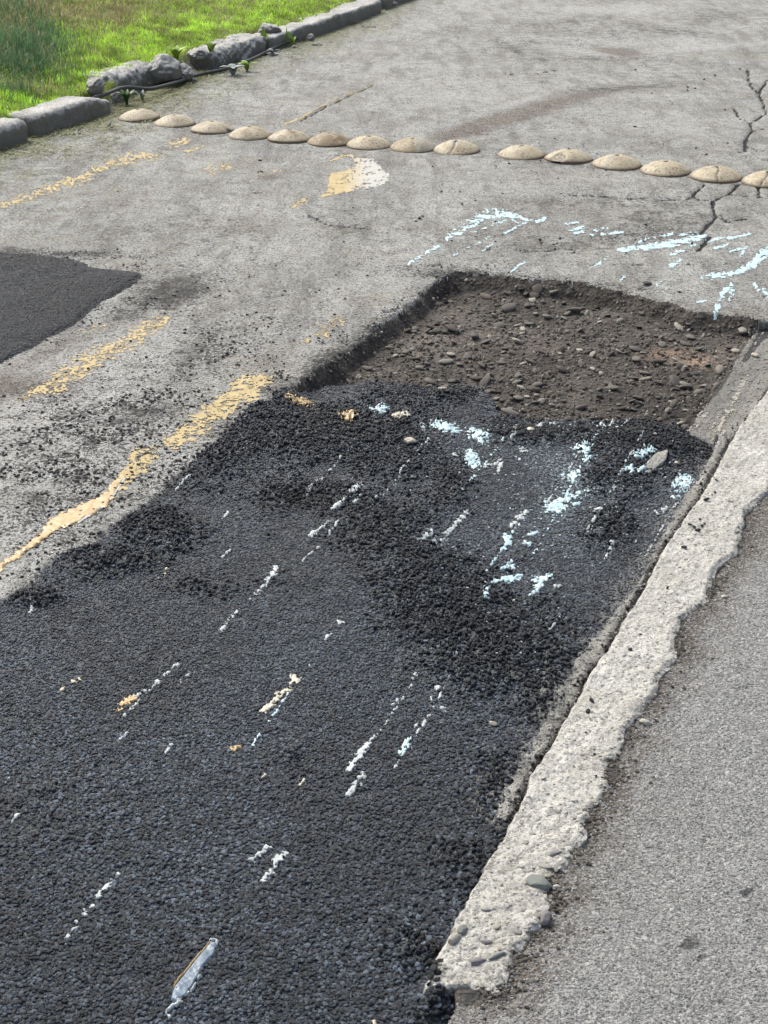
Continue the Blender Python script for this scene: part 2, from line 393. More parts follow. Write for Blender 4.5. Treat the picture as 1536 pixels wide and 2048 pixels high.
def ico(sub):
    t = (1 + 5 ** 0.5) / 2
    v = [(-1, t, 0), (1, t, 0), (-1, -t, 0), (1, -t, 0), (0, -1, t), (0, 1, t), (0, -1, -t), (0, 1, -t), (t, 0, -1), (t, 0, 1), (-t, 0, -1), (-t, 0, 1)]
    v = [np.array(q, float) / np.linalg.norm(q) for q in v]
    f = [(0, 11, 5), (0, 5, 1), (0, 1, 7), (0, 7, 10), (0, 10, 11), (1, 5, 9), (5, 11, 4), (11, 10, 2), (10, 7, 6), (7, 1, 8), (3, 9, 4), (3, 4, 2), (3, 2, 6), (3, 6, 8), (3, 8, 9), (4, 9, 5), (2, 4, 11), (6, 2, 10), (8, 6, 7), (9, 8, 1)]
    for _ in range(sub):
        c = {}; nf = []
        def mid(a, b):
            k = (min(a, b), max(a, b))
            if k not in c:
                m = v[a] + v[b]; v.append(m / np.linalg.norm(m)); c[k] = len(v) - 1
            return c[k]
        for a, b, d in f:
            ab, bd, da = mid(a, b), mid(b, d), mid(d, a)
            nf += [(a, ab, da), (b, bd, ab), (d, da, bd), (ab, bd, da)]
        f = nf
    return np.array(v), np.array(f)
ICO = {i: ico(i) for i in range(6)}
def rock(sub, dims, seed, planes=14, rough=0.04, rot=0.0, ns=3.0):
    """convex faceted stone with rough skin"""
    v, f = ICO[sub]; g = np.random.default_rng(seed)
    n = g.normal(size=(planes, 3)); n /= np.linalg.norm(n, axis=1)[:, None]
    d = g.uniform(0.72, 1.0, planes)
    dot = v @ n.T
    r = np.min(np.where(dot > 0.05, d / np.maximum(dot, 0.05), 9), axis=1)
    r = np.minimum(r, 1.12)
    q = v * r[:, None]
    if rough: q = q + v * ((fb3(q, ns, 5, seed) * rough * 3.2)[:, None])
    q = q * np.array(dims)
    c, s = math.cos(rot), math.sin(rot)
    q = np.stack([q[:, 0] * c - q[:, 1] * s, q[:, 0] * s + q[:, 1] * c, q[:, 2]], -1)
    return q, f

def scatter_nodes(name, mat, sub, smooth, disp):
    g = bpy.data.node_groups.new(name, 'GeometryNodeTree')
    g.interface.new_socket('Geometry', in_out='INPUT', socket_type='NodeSocketGeometry')
    g.interface.new_socket('Geometry', in_out='OUTPUT', socket_type='NodeSocketGeometry')
    N = g.nodes.new; L = g.links.new
    gi = N('NodeGroupInput'); go = N('NodeGroupOutput')
    g2i = N('GeometryNodeGeometryToInstance')
    for k in range(5):
        s = N('GeometryNodeMeshIcoSphere'); s.inputs['Radius'].default_value = 1; s.inputs['Subdivisions'].default_value = sub
        pos = N('GeometryNodeInputPosition'); ad = N('ShaderNodeVectorMath'); ad.operation = 'ADD'; ad.inputs[1].default_value = (k * 3.1, k * 1.7, -k * 2.3)
        L(pos.outputs[0], ad.inputs[0])
        nz = N('ShaderNodeTexNoise'); nz.inputs['Scale'].default_value = 1.1; nz.inputs['Detail'].default_value = 1.5
        L(ad.outputs[0], nz.inputs['Vector'])
        sb = N('ShaderNodeVectorMath'); sb.operation = 'SUBTRACT'; L(nz.outputs['Color'], sb.inputs[0]); sb.inputs[1].default_value = (0.5, 0.5, 0.5)
        sc = N('ShaderNodeVectorMath'); sc.operation = 'SCALE'; L(sb.outputs[0], sc.inputs[0]); sc.inputs['Scale'].default_value = disp
        sp = N('GeometryNodeSetPosition'); L(s.outputs[0], sp.inputs[0]); L(sc.outputs[0], sp.inputs['Offset'])
        ss = N('GeometryNodeSetShadeSmooth'); ss.inputs['Shade Smooth'].default_value = smooth; L(sp.outputs[0], ss.inputs[0])
        sm = N('GeometryNodeSetMaterial'); sm.inputs['Material'].default_value = mat; L(ss.outputs[0], sm.inputs[0])
        L(sm.outputs[0], g2i.inputs[0])
    ip = N('GeometryNodeInstanceOnPoints'); L(gi.outputs[0], ip.inputs['Points']); L(g2i.outputs[0], ip.inputs['Instance'])
    ip.inputs['Pick Instance'].default_value = True
    ri = N('FunctionNodeRandomValue'); ri.data_type = 'INT'; ri.inputs[4].default_value = 0; ri.inputs[5].default_value = 4
    L(ri.outputs[2], ip.inputs['Instance Index'])
    for nm, sock in (('rotv', 'Rotation'), ('sclv', 'Scale')):
        na = N('GeometryNodeInputNamedAttribute'); na.data_type = 'FLOAT_VECTOR'; na.inputs[0].default_value = nm
        L(na.outputs[0], ip.inputs[sock])
    L(ip.outputs[0], go.inputs[0])
    return g
def scatter(name, pts, scl, rot, mat, sub=2, smooth=False, disp=0.9, parent=None):
    me = bpy.data.meshes.new(name)
    me.vertices.add(len(pts)); me.vertices.foreach_set('co', np.asarray(pts, np.float32).ravel())
    for nm, a in (('rotv', rot), ('sclv', scl)):
        at = me.attributes.new(nm, 'FLOAT_VECTOR', 'POINT'); at.data.foreach_set('vector', np.asarray(a, np.float32).ravel())
    me.materials.append(mat)
    o = bpy.data.objects.new(name, me); COL.objects.link(o)
    md = o.modifiers.new('scatter', 'NODES'); md.node_group = scatter_nodes(name + '_nodes', mat, sub, smooth, disp)
    if parent: o.parent = parent
    o['kind'] = 'stuff'
    return o

# ---------------------------------------------------------------- layout of the ground
KL = [(842, 1989), (872, 1915), (905, 1850), (950, 1765), (985, 1700), (1010, 1660), (1042, 1605), (1060, 1550), (1090, 1505), (1120, 1455), (1180, 1345), (1220, 1290), (1248, 1232), (1280, 1190), (1320, 1110), (1365, 1040), (1405, 985), (1440, 920), (1480, 850), (1536, 775), (1700, 498), (1900, 154), (2100, -190)]
KR = [(996, 1999), (1018, 1952), (1031, 1925), (1033, 1905), (1057, 1882), (1084, 1837), (1102, 1802), (1096, 1762), (1104, 1742), (1128, 1735), (1150, 1700), (1170, 1675), (1178, 1640), (1205, 1600), (1222, 1560), (1220, 1530), (1245, 1495), (1252, 1460), (1290, 1420), (1312, 1385), (1322, 1345), (1355, 1315), (1352, 1270), (1362, 1240), (1418, 1195), (1422, 1165), (1440, 1130), (1475, 1105), (1486, 1050), (1506, 1010), (1536, 985), (1700, 655), (1900, 253), (2100, -149)]
KZ = 0.026
PIT = [(-700, 1480), (-120, 1235), (0, 1197), (62, 1168), (85, 1135), (140, 1108), (185, 1088), (240, 1045), (300, 1000), (372, 940), (440, 880), (520, 812), (585, 775), (625, 748), (668, 722), (700, 697), (735, 668), (762, 648), (800, 625), (828, 604), (846, 582), (862, 566), (884, 556), (905, 541), (960, 546), (1010, 549), (1040, 556), (1120, 562), (1160, 563), (1200, 574), (1260, 584), (1300, 600), (1345, 606), (1380, 622), (1440, 628), (1500, 634), (1560, 642), (1760, 668), (1900, 690)] + [(1536, 800), (1480, 870), (1365, 1060), (1280, 1210), (1180, 1365), (1060, 1570), (950, 1785), (860, 1960), (905, 1990), (912, 2030), (895, 2060), (850, 2300), (700, 3400), (-2500, 3400)]
FRESH = [(-700, 1480), (-120, 1235), (0, 1197), (62, 1168), (85, 1138), (140, 1112), (185, 1090), (235, 1048), (262, 1038), (292, 1000), (322, 982), (345, 950), (388, 936), (402, 905), (440, 880), (470, 850), (500, 815), (540, 800), (560, 782), (600, 775), (640, 752), (700, 742), (760, 738), (850, 748), (900, 742), (960, 748), (985, 770), (1000, 806), (1060, 818), (1120, 812), (1200, 820), (1300, 815), (1360, 826), (1400, 852), (1432, 872), (1405, 935), (1372, 980), (1345, 1022), (1325, 1062), (1290, 1130), (1240, 1205), (1180, 1275), (1128, 1350), (1098, 1420), (1060, 1475), (1030, 1530), (1005, 1585), (985, 1625), (1000, 1640), (1010, 1660), (985, 1700), (950, 1765), (905, 1850), (860, 1960), (905, 1990), (912, 2030), (895, 2060), (850, 2300), (700, 3400), (-2500, 3400)]
SIDE = [(-600, 470), (-120, 498), (-20, 502), (40, 507), (110, 513), (150, 520), (175, 532), (225, 540), (270, 543), (287, 553), (262, 573), (240, 588), (205, 602), (180, 625), (150, 648), (110, 668), (80, 685), (40, 706), (0, 725), (-60, 752), (-300, 850), (-900, 1080)]
LB = [(-3000, 1130), (-1200, 662), (-500, 458), (-200, 366), (-100, 334), (0, 300), (70, 276), (225, 226), (300, 198), (380, 168), (440, 141), (530, 108), (617, 80), (671, 63), (757, 26), (820, -2), (1100, -100), (1500, -215), (1900, -330), (2120, -395)]
gPIT, gFRESH, gSIDE = gp(PIT), gp(FRESH), gp(SIDE)
mid = [((a[0] + b[0]) / 2, (a[1] + b[1]) / 2) for a, b in zip(KL[::2], [KR[int(round(i * (len(KR) - 1) / (len(KL[::2]) - 1)))] for i in range(len(KL[::2]))])]
gKERB = gp(KL + KR[::-1])
gPAVE = gp([(905, 1990), (980, 1900)] + [m_ for m_ in mid if m_[1] < 1850 and m_[1] > -150] + [(2140, -230), (2225, -405), (9000, -405), (9000, 3400), (700, 3400), (850, 2300), (895, 2060), (912, 2030)])
gLAWN = gp(LB + [(-20000, -395), (-20000, 1130)])
gLB = gp(LB)
STRIP_TOP = gp([(1340, 905), (1372, 845), (1440, 745), (1500, 655), (1515, 636), (1900, 0), (1960, 100), (1536, 800), (1460, 900), (1400, 1000)])
gSTRIP = gp([(1432, 872), (1405, 935), (1372, 980), (1345, 1022), (1325, 1062), (1290, 1130), (1240, 1205), (1180, 1275), (1128, 1350), (1098, 1420), (1060, 1475), (1030, 1530), (1005, 1585), (985, 1625), (1000, 1640), (1040, 1640), (1150, 1480), (1300, 1240), (1400, 1060), (1470, 930), (1455, 868)])
def blobs(px, py, L):
    r = np.zeros(px.shape)
    for cx, cy, rx, ry, w, *ang in L:
        a = math.radians(ang[0]) if ang else 0
        dx, dy = px - cx, py - cy
        x = dx * math.cos(a) - dy * math.sin(a); y = dx * math.sin(a) + dy * math.cos(a)
        r = np.maximum(r, w * np.exp(-np.clip((x / rx) ** 2 + (y / ry) ** 2, 0, 30)))
    return r
LOOSE = [(470, 870, 150, 60, 1, 38), (620, 850, 160, 70, 1), (780, 900, 130, 90, .95), (640, 990, 130, 35, .95), (300, 1050, 90, 50, 1), (200, 1110, 110, 28, 1), (870, 1190, 110, 130, 1, 20), (1010, 1300, 190, 75, 1), (780, 1060, 120, 60, .7), (1290, 860, 170, 60, 1), (1250, 940, 120, 60, .9), (1070, 850, 130, 40, .9), (1230, 1050, 60, 60, .7), (850, 765, 160, 28, 1), (900, 950, 60, 60, .7), (1080, 1380, 60, 50, .9), (1000, 1560, 70, 90, .8, 40), (940, 1720, 60, 90, .9, 60), (860, 1900, 60, 110, .9, 60), (880, 2030, 60, 40, 1), (720, 1000, 60, 90, .6), (420, 1170, 110, 35, .5), (60, 1190, 90, 22, .7)]
DARK = [(1250, 175, 190, 9, .6, 4), (1180, 118, 240, 8, .6), (1020, 95, 60, 14, .7, -20), (1330, 60, 160, 14, .55, -8), (1130, 45, 160, 10, .5, 6), (880, 65, 120, 10, .4, 12), (1420, 30, 120, 20, .5), (1000, 150, 160, 8, .35), (700, 150, 120, 7, .35, 24), (250, 330, 220, 12, .35, 18), (420, 480, 150, 10, .45, 12), (830, 455, 60, 6, .4), (1100, 405, 110, 10, .45), (345, 580, 85, 42, .95, 15), (300, 600, 120, 18, .6, 25), (1330, 425, 120, 38, .55), (1230, 468, 90, 22, .5), (1260, 400, 130, 14, .5), (690, 455, 70, 12, .7), (1100, 488, 160, 18, .5), (1150, 70, 220, 26, .45), (1050, 100, 120, 22, .45), (1060, 85, 70, 12, .5), (1350, 120, 160, 20, .35), (920, 545, 90, 20, .6), (640, 735, 90, 30, .75, 35), (560, 778, 80, 30, .6), (450, 850, 60, 30, .5, 40), (400, 700, 70, 30, .45), (30, 905, 90, 20, .4), (60, 780, 150, 30, .4), (560, 590, 120, 26, .4, 20), (300, 460, 220, 26, .4, 8), (60, 420, 90, 10, .5), (1480, 640, 80, 16, .5), (960, 470, 50, 12, .4), (1000, 268, 220, 8, .35, -4), (1100, 330, 60, 10, .3), (640, 305, 260, 10, .35, -8), (30, 500, 60, 8, .8), (160, 330, 130, 10, .3, 20), (1330, 640, 120, 20, .4), (480, 610, 100, 14, .45, 20), (150, 960, 60, 22, .55), (280, 830, 130, 18, .65, 10), (60, 1000, 60, 25, .5)]
PALE = [(130, 860, 260, 150, 1.0, 15), (1180, 80, 180, 9, 1.0, -3), (1400, 95, 120, 8, .9, 4), (1030, 205, 120, 8, .8, 16), (950, 190, 160, 24, .6), (1250, 20, 160, 10, .8), (1330, 240, 150, 20, .5), (170, 740, 190, 60, .75, 30), (120, 900, 190, 110, .85), (60, 1050, 120, 60, .9), (330, 940, 80, 30, .9, 35), (250, 780, 140, 40, .7, 30), (900, 170, 200, 35, .5), (1150, 100, 150, 10, .9, -6), (1370, 80, 100, 10, .8), (1000, 380, 200, 30, .45), (560, 420, 200, 40, .35), (780, 540, 100, 40, .5, 35), (560, 500, 130, 30, .5, 25), (1300, 190, 200, 20, .4), (1060, 215, 70, 8, .7, 20), (400, 660, 120, 30, .4, 30), (1150, 15, 220, 14, .4), (800, 60, 90, 18, .4, 15)]
BROWN = [(950, 254, 100, 14, 1.3, 17), (1060, 222, 110, 15, 1.2, 17), (1160, 193, 120, 12, .8, 10), (1240, 104, 60, 9, 1.0, -6), (1300, 180, 130, 9, .4, 3), (1245, 105, 60, 8, .8, -6), (30, 775, 120, 30, .8), (150, 420, 160, 18, .35, 12), (560, 345, 60, 10, .5), (1300, 300, 120, 10, .3), (480, 455, 130, 16, .5), (1200, 440, 220, 60, .35), (120, 690, 120, 16, .5, 25), (540, 355, 30, 8, .9), (1400, 620, 160, 20, .5)]
CRACKS = [[(1560, 150), (1535, 160), (1518, 185), (1533, 225), (1500, 245), (1505, 260), (1490, 280), (1490, 300), (1455, 308)], [(1505, 260), (1536, 254), (1600, 240)], [(1477, 368), (1459, 385), (1427, 400), (1427, 411), (1432, 430), (1421, 441), (1399, 464)], [(1121, 386), (1222, 389), (1297, 393), (1372, 396), (1384, 389), (1410, 366)], [(1515, 370), (1520, 396)], [(1481, 310), (1511, 316), (1560, 320)], [(615, 427), (650, 445), (690, 450), (740, 455)], [(745, 170), (680, 200), (600, 240)], [(965, 497), (1060, 500), (1148, 498)], [(1420, 470), (1395, 500)], [(1490, 290), (1520, 300), (1545, 295)], [(1500, 245), (1480, 235), (1468, 215)], [(1518, 185), (1500, 170), (1495, 140)], [(1459, 385), (1490, 392), (1520, 396), (1560, 385)], [(1427, 400), (1400, 398)], [(1432, 430), (1460, 440), (1500, 436)], [(1110, 140), (1060, 150), (1010, 146)], [(640, 60), (700, 50), (760, 52)], [(300, 380), (420, 370), (520, 385)], [(80, 440), (200, 430), (320, 440)], [(530, 1), (700, -10)], [(1384, 389), (1405, 398), (1425, 396)]]
gCR = [gp(c) for c in CRACKS]

_yl = [([(-60, 435), (0, 412), (80, 385), (160, 358), (230, 325), (270, 315), (320, 310)], 14, .45), ([(345, 290), (375, 284)], 12, .5), ([(366, 303), (410, 292)], 7, .4), ([(420, 342), (460, 330)], 22, .35), ([(520, 350), (570, 338)], 16, .3), ([(690, 345), (740, 350), (700, 370), (660, 385)], 34, .5), ([(588, 412), (610, 403)], 14, .45), ([(40, 800), (110, 770), (160, 735), (200, 710), (260, 680), (330, 635)], 36, .5), ([(160, 663), (310, 640)], 12, .35), ([(640, 670), (680, 640)], 20, .5), ([(600, 692), (630, 676)], 12, .35), ([(335, 890), (400, 850), (450, 810), (500, 772), (532, 756)], 34, .62), ([(225, 985), (262, 945), (300, 905), (330, 890)], 26, .5), ([(-40, 1160), (45, 1100), (110, 1050)], 22, .4), ([(480, 470), (500, 455)], 10, .3), ([(360, 570), (330, 640)], 10, .2)]
gYEL = [(gp(a), w / (CP * (np.mean([q[1] for q in a]) - HORIZON) / CAM_H) / 2, k) for a, w, k in _yl]
gSTUD = gp([(278, 237), (500, 272), (826, 296), (1043, 311), (1331, 342), (1536, 364)])
def ground(x, y):
    """height and surface character of the ground at (x, y)"""
    px, py = Q(x, y)
    s = CP * (py - HORIZON) / CAM_H                       # photo px per metre there
    n1 = fbm(x, y, 1.3, 4, 1); n2 = fbm(x, y, 9, 4, 2); n3 = fbm(x, y, 55, 3, 3)
    jag = 0.010 * fbm(x, y, 22, 4, 5)
    dp = sdf(x, y, gPIT) + jag
    df = sdf(x, y, gFRESH) + jag * 2.0
    ds = sdf(x, y, gSIDE) + jag * 1.2
    dk = sdf(x, y, gKERB)
    dstrip = sdf(x, y, gSTRIP) + jag * 1.6
    dpave = sdf(x, y, gPAVE)
    dl = sdf(x, y, gLAWN)
    loose = np.clip(blobs(px, py, LOOSE) * 1.15 + 0.5 * fbm(x, y, 6, 4, 8), 0, 1)
    dark = blobs(px, py, DARK); pale = blobs(px, py, PALE); brown = blobs(px, py, BROWN)
    crack = np.zeros(x.shape)
    wob = 0.006 * fbm(x, y, 25, 3, 11)
    near = (py < 560) & (py > -30) & (px > 500) & (px < 1640)
    if near.any():
        cc = np.full(near.sum(), 9.0)
        for c in gCR:
            cc = np.minimum(cc, segdist(x[near] + wob[near] * 2, y[near] + wob[near] * 2, c))
        crack[near] = np.clip(1 - cc / (0.009 + 0.009 * np.clip(0.4 + fbm(x[near], y[near], 9, 2, 12), 0, 1)), 0, 1) ** 0.7
    z = 0.007 * n1 + 0.003 * n2 + 0.0014 * n3 - 0.012 * crack
    # sunken older patch to the upper right
    z = z - 0.012 * sstep(0, 1, blobs(px, py, [(1270, 440, 170, 55, 1.6)]))
    cls = np.zeros(x.shape, int)
    cls[ds < 0] = 6
    z = z + np.where(ds < 0, 0.006 * sstep(0, 0.03, -ds), 0)
    # excavation
    bedz = -0.052 + 0.012 * fbm(x, y, 3.5, 4, 20) + 0.006 * fbm(x, y, 30, 3, 21)
    e = 0.35 * sstep(-0.012, 0.012, -dp - jag) + 0.65 * sstep(0.004, np.where(px > 900, 0.062, 0.04), -dp)
    bz = z * (1 - e) + bedz * e
    inpit = dp < 0
    z = np.where(dp < 0.013, bz, z); cls[inpit] = 2
    # darker tone in a band just inside the pit edge
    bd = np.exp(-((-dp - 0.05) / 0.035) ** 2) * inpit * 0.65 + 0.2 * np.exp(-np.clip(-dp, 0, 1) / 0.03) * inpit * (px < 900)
    # fresh fill
    lvl = -0.018 + 0.015 * sstep(0.1, 0.9, loose) + 0.010 * sstep(1500, 1150, py) + 0.004 * fbm(x, y, 4, 3, 30) + (0.0025 + 0.0045 * loose) * fbm(x, y, 45, 3, 31)
    lvl = lvl - 0.02 * blobs(px, py, [(590, 995, 70, 16, 1)]) + 0.034 * blobs(px, py, [(868, 2000, 46, 34, 1)])
    isf = (df < 0) | ((dp < 0) & (py > 890) & (dstrip >= 0))
    df = np.where(isf, np.minimum(df, -0.001), df)
    w = sstep(0, 0.05, -df)
    edge_pit = sstep(560, 640, px) * sstep(980, 880, py)
    fz = np.where(edge_pit > 0, (bedz + 0.015) * (1 - sstep(0, 0.22, -df)) + lvl * sstep(0, 0.22, -df), lvl)
    fz = fz * edge_pit + lvl * (1 - edge_pit)
    z = np.where(isf, fz, z); cls[isf] = 1
    # scraped strip beside the kerb
    iss = (dstrip < 0) & ~isf
    kd = np.clip(dk, 0, 1)
    # ridges along the road
    along = x * math.cos(ROAD_AZ) - y * math.sin(ROAD_AZ)
    aa = x * math.sin(ROAD_AZ) + y * math.cos(ROAD_AZ)
    rid = vnoise(along * 70, aa * 3, 40) * 0.004
    gapz = -0.012 * np.exp(-(kd / 0.009) ** 2)
    z = np.where(iss, lvl + 0.003 + rid * 0.2 + gapz * 0.5 + 0.004 * fbm(x, y, 30, 4, 41), z); cls[iss] = 3
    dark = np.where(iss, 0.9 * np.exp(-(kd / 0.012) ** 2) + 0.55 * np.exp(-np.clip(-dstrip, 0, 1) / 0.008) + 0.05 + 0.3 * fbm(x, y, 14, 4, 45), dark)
    stop = (sdf(x, y, STRIP_TOP) + jag < 0) & (dp < 0) & ~isf & ~iss
    z = np.where(stop, -0.046 + 0.04 * np.exp(-kd / 0.05) + rid * 0.5 + 0.004 * fbm(x, y, 20, 3, 44), z); cls[stop] = 3
    dark = np.where(stop, 0.5 + 0.35 * (vnoise(along * 30, aa * 3, 46) > 0.1), dark)
    # pavement on the right
    isp = (dpave < 0) & ~isf
    z = np.where(isp, 0.016 + 0.004 * np.exp(-(kd / 0.03) ** 1.5) + 0.003 * n2 + 0.0015 * n3 + 0.006 * n1, z); cls[isp] = 4
    brown = np.where(isp, np.exp(-(kd / 0.075) ** 1.5) * 1.1 + 0.3 * sstep(1500, 900, py), brown)
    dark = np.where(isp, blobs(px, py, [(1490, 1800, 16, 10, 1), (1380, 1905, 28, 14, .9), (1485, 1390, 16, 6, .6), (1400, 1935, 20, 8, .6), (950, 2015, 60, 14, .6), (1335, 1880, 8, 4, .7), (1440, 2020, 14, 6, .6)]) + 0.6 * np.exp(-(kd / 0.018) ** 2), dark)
    # lawn bank behind the left kerb
    off = 0.10 * sstep(225, 250, px) * sstep(545, 525, px)
    isl = dl < -0.09 - off
    hl = 0.095 * sstep(0.05, 0.17, -dl - off * 0.8) + 0.10 * np.clip(-dl - 0.15 - off, 0, 6) + 0.02 * n2 * sstep(0.1, 0.4, -dl)
    z = np.where(dl < -0.04, z + hl, z); cls[isl] = 5
    dust = np.where(isf, 0.8 * np.exp(-np.clip(dstrip, 0, 1) / 0.06) * sstep(1800, 1600, py) + 0.25 * blobs(px, py, [(1130, 1010, 120, 130, 1, 50), (900, 820, 60, 40, .6)]), 0)
    spray = np.where(isf, blobs(px, py, [(1140, 940, 45, 130, .8, 50), (1110, 1010, 50, 40, .8), (1200, 850, 30, 60, .7, 50), (900, 850, 70, 12, .5), (1040, 1150, 60, 30, .5), (1080, 1060, 130, 90, .35), (1360, 960, 30, 40, .7), (940, 1380, 120, 70, .25), (700, 1010, 70, 14, .3, 45)]), 0)
    yel = np.zeros(x.shape); yz = (cls == 0) & (px < 820) & (py > 130) & (py < 1250)
    if yz.any():
        for (pl_, w_, k_) in gYEL:
            d_ = segdist(x[yz], y[yz], pl_) - w_ * 0.6
            yel[yz] = np.maximum(yel[yz], (k_ + .1) * (1 - sstep(-0.006, 0.014, d_ + 0.01 * jag[yz] * 60 * 0.01)))
    speck = np.where(cls == 0, blobs(px, py, [(190, 880, 250, 120, .42, 18), (90, 1020, 170, 90, .42), (330, 950, 120, 30, .4, 30), (420, 700, 110, 50, .45, 20), (640, 735, 80, 24, .6, 35), (330, 590, 130, 26, .5, 15), (120, 508, 220, 9, .6), (280, 560, 30, 60, .3), (460, 860, 60, 30, .4, 40), (1300, 460, 110, 18, .35), (880, 548, 90, 9, .6, -6), (1130, 560, 240, 7, .45, -6), (760, 640, 120, 12, .45, 38)]), 0)
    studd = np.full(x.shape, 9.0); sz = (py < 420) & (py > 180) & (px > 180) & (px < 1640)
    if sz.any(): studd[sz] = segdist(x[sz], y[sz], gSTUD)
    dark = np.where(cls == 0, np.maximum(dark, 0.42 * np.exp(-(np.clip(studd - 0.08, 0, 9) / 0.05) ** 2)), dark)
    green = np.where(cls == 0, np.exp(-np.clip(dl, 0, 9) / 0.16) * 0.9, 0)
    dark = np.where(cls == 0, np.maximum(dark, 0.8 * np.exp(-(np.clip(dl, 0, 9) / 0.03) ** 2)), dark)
    # gravel bed tones
    pb = blobs(px, py, [(1330, 676, 40, 10, .5), (1395, 690, 34, 12, .6)])
    pale = np.where(cls == 2, pb, pale)
    brown = np.where(cls == 2, blobs(px, py, [(930, 600, 130, 26, .8), (840, 660, 80, 40, .75), (1040, 640, 130, 40, .5), (760, 710, 70, 20, .6), (1180, 600, 160, 18, .5), (1400, 690, 100, 30, .5), (1300, 640, 160, 18, .4)]), brown)
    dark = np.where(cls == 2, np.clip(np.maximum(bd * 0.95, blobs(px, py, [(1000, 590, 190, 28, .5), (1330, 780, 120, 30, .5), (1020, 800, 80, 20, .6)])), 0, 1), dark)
    return dict(z=z, cls=cls, loose=loose, dark=dark, pale=pale, brown=brown, crack=crack, green=green, dust=dust, spray=spray, yel=yel, speck=speck, px=px, py=py, s=s, dl=dl + off, dk=dk, dp=dp, df=df, ds=ds)

# grid: dense in the framed part, coarse towards the horizon and the sides
rows = [-395, -360, -320, -280, -240, -200, -165, -135, -110, -88, -70, -55, -42, -32, -24] + list(np.arange(-18, 530, 3.3)) + list(np.arange(530, 720, 1.7)) + list(np.arange(720, 2075, 3.4)) + [2085, 2100, 2120, 2150, 2200, 2270, 2370, 2520, 2750, 3100]
cols = [-9000, -6000, -4000, -2600, -1700, -1100, -750, -520, -370, -270, -200, -150, -115, -90, -70, -55] + list(np.arange(-45, 1585, 3.3)) + [1592, 1602, 1615, 1635, 1660, 1700, 1760, 1850, 1980, 2180, 2500, 3000, 3800, 5200, 7500]
rows = np.array(rows, float); cols = np.array(cols, float)
GX, GY = np.meshgrid(cols, rows)
W = P(GX, GY)
X0, Y0 = W[..., 0], W[..., 1]
gj = rng.normal(size=GX.shape + (2,)) * 0.22
inner = (GX > -40) & (GX < 1580) & (GY > -15) & (GY < 2070)
Wj = P(GX + gj[..., 0] * inner * 3.3, GY + gj[..., 1] * inner * 1.7)
X0, Y0 = Wj[..., 0], Wj[..., 1]
g0 = ground(X0, Y0)
nr, nc = GX.shape
vid = np.arange(nr * nc).reshape(nr, nc)
quads = np.stack([vid[1:, :-1], vid[1:, 1:], vid[:-1, 1:], vid[:-1, :-1]], -1).reshape(-1, 4)
verts = np.stack([X0, Y0, g0['z']], -1).reshape(-1, 3)
cl = g0['cls'].ravel()
# every cell takes the class of the lowest-left corner
qc = cl[quads[:, 0]]
ATT = {k: g0[k].ravel() for k in ('loose', 'dark', 'pale', 'brown', 'crack', 'green', 'dust', 'spray', 'yel', 'speck')}
def region(name, c, mat, keys):
    f = quads[qc == c]
    u, inv = np.unique(f, return_inverse=True)
    f2 = inv.reshape(f.shape)
    o = mesh_obj(name, verts[u], f2, mat, True, None, {k: ATT[k][u] for k in keys})
    o['kind'] = 'structure'
    return o
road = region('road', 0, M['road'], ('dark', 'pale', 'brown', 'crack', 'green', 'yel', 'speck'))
fresh = region('fresh_asphalt', 1, M['fresh'], ('loose', 'dust', 'spray'))
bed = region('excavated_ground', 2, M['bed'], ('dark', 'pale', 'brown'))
strip = region('gutter_strip', 3, M['strip'], ('dark',))
pave = region('pavement', 4, M['pave'], ('dark', 'brown'))
lawn = region('lawn_ground', 5, M['soil'], ())
side = region('asphalt_patch', 6, M['patch'], ('loose',))
tag(road, 'weathered light grey road surface with cracks and stains'); tag(fresh, 'fresh black asphalt laid in the trench')
tag(bed, 'brown gravelly floor of the open excavation'); tag(strip, 'scraped dusty strip between black asphalt and pale kerb')
tag(pave, 'coarse grey pavement right of the broken kerb'); tag(lawn, 'soil under the grass bank'); tag(side, 'dark asphalt patch at the left edge')

def place_pts(n, x0, x1, y0, y1, dens, seed, jitter=True):
    """points spread evenly over the place, seen inside a pixel box, kept by density"""
    g = np.random.default_rng(seed)
    # area weight per pixel ~ 1/s^3
    py = g.uniform(0, 1, n * 3)
    a, b = (y0 - HORIZON), (y1 - HORIZON)
    py = (1 / np.sqrt(1 / a ** 2 + py * (1 / b ** 2 - 1 / a ** 2))) + HORIZON   # pdf ~ 1/s^3
    px = g.uniform(x0, x1, n * 3)
    w = P(px, py); x, y = w[:, 0], w[:, 1]
    gr = ground(x, y)
    keep = g.uniform(0, 1, len(x)) < dens(gr)
    idx = np.nonzero(keep)[0][:n]
    return x[idx], y[idx], {k: v[idx] for k, v in gr.items()}, g
def px_pts(n, x0, x1, y0, y1, dens, seed):
    """points spread evenly over the picture box (more per metre nearby)"""
    g = np.random.default_rng(seed)
    px = g.uniform(x0, x1, n); py = g.uniform(y0, y1, n)
    w = P(px, py); x, y = w[:, 0], w[:, 1]
    gr = ground(x, y)
    idx = np.nonzero(g.uniform(0, 1, n) < dens(gr))[0]
    return x[idx], y[idx], {k: v[idx] for k, v in gr.items()}, g
def rots(n, g, flat=False):
    r = g.uniform(0, 6.283, (n, 3))
    if flat: r[:, :2] = g.normal(0, 0.25, (n, 2))
    return r
def sizes(n, g, lo, hi, flat=0.7, pw=2.0):
    s = lo + (hi - lo) * g.uniform(0, 1, n) ** pw
    return np.stack([s * g.uniform(0.9, 1.35, n), s * g.uniform(0.75, 1.05, n), s * g.uniform(flat * 0.8, flat * 1.2, n)], -1)
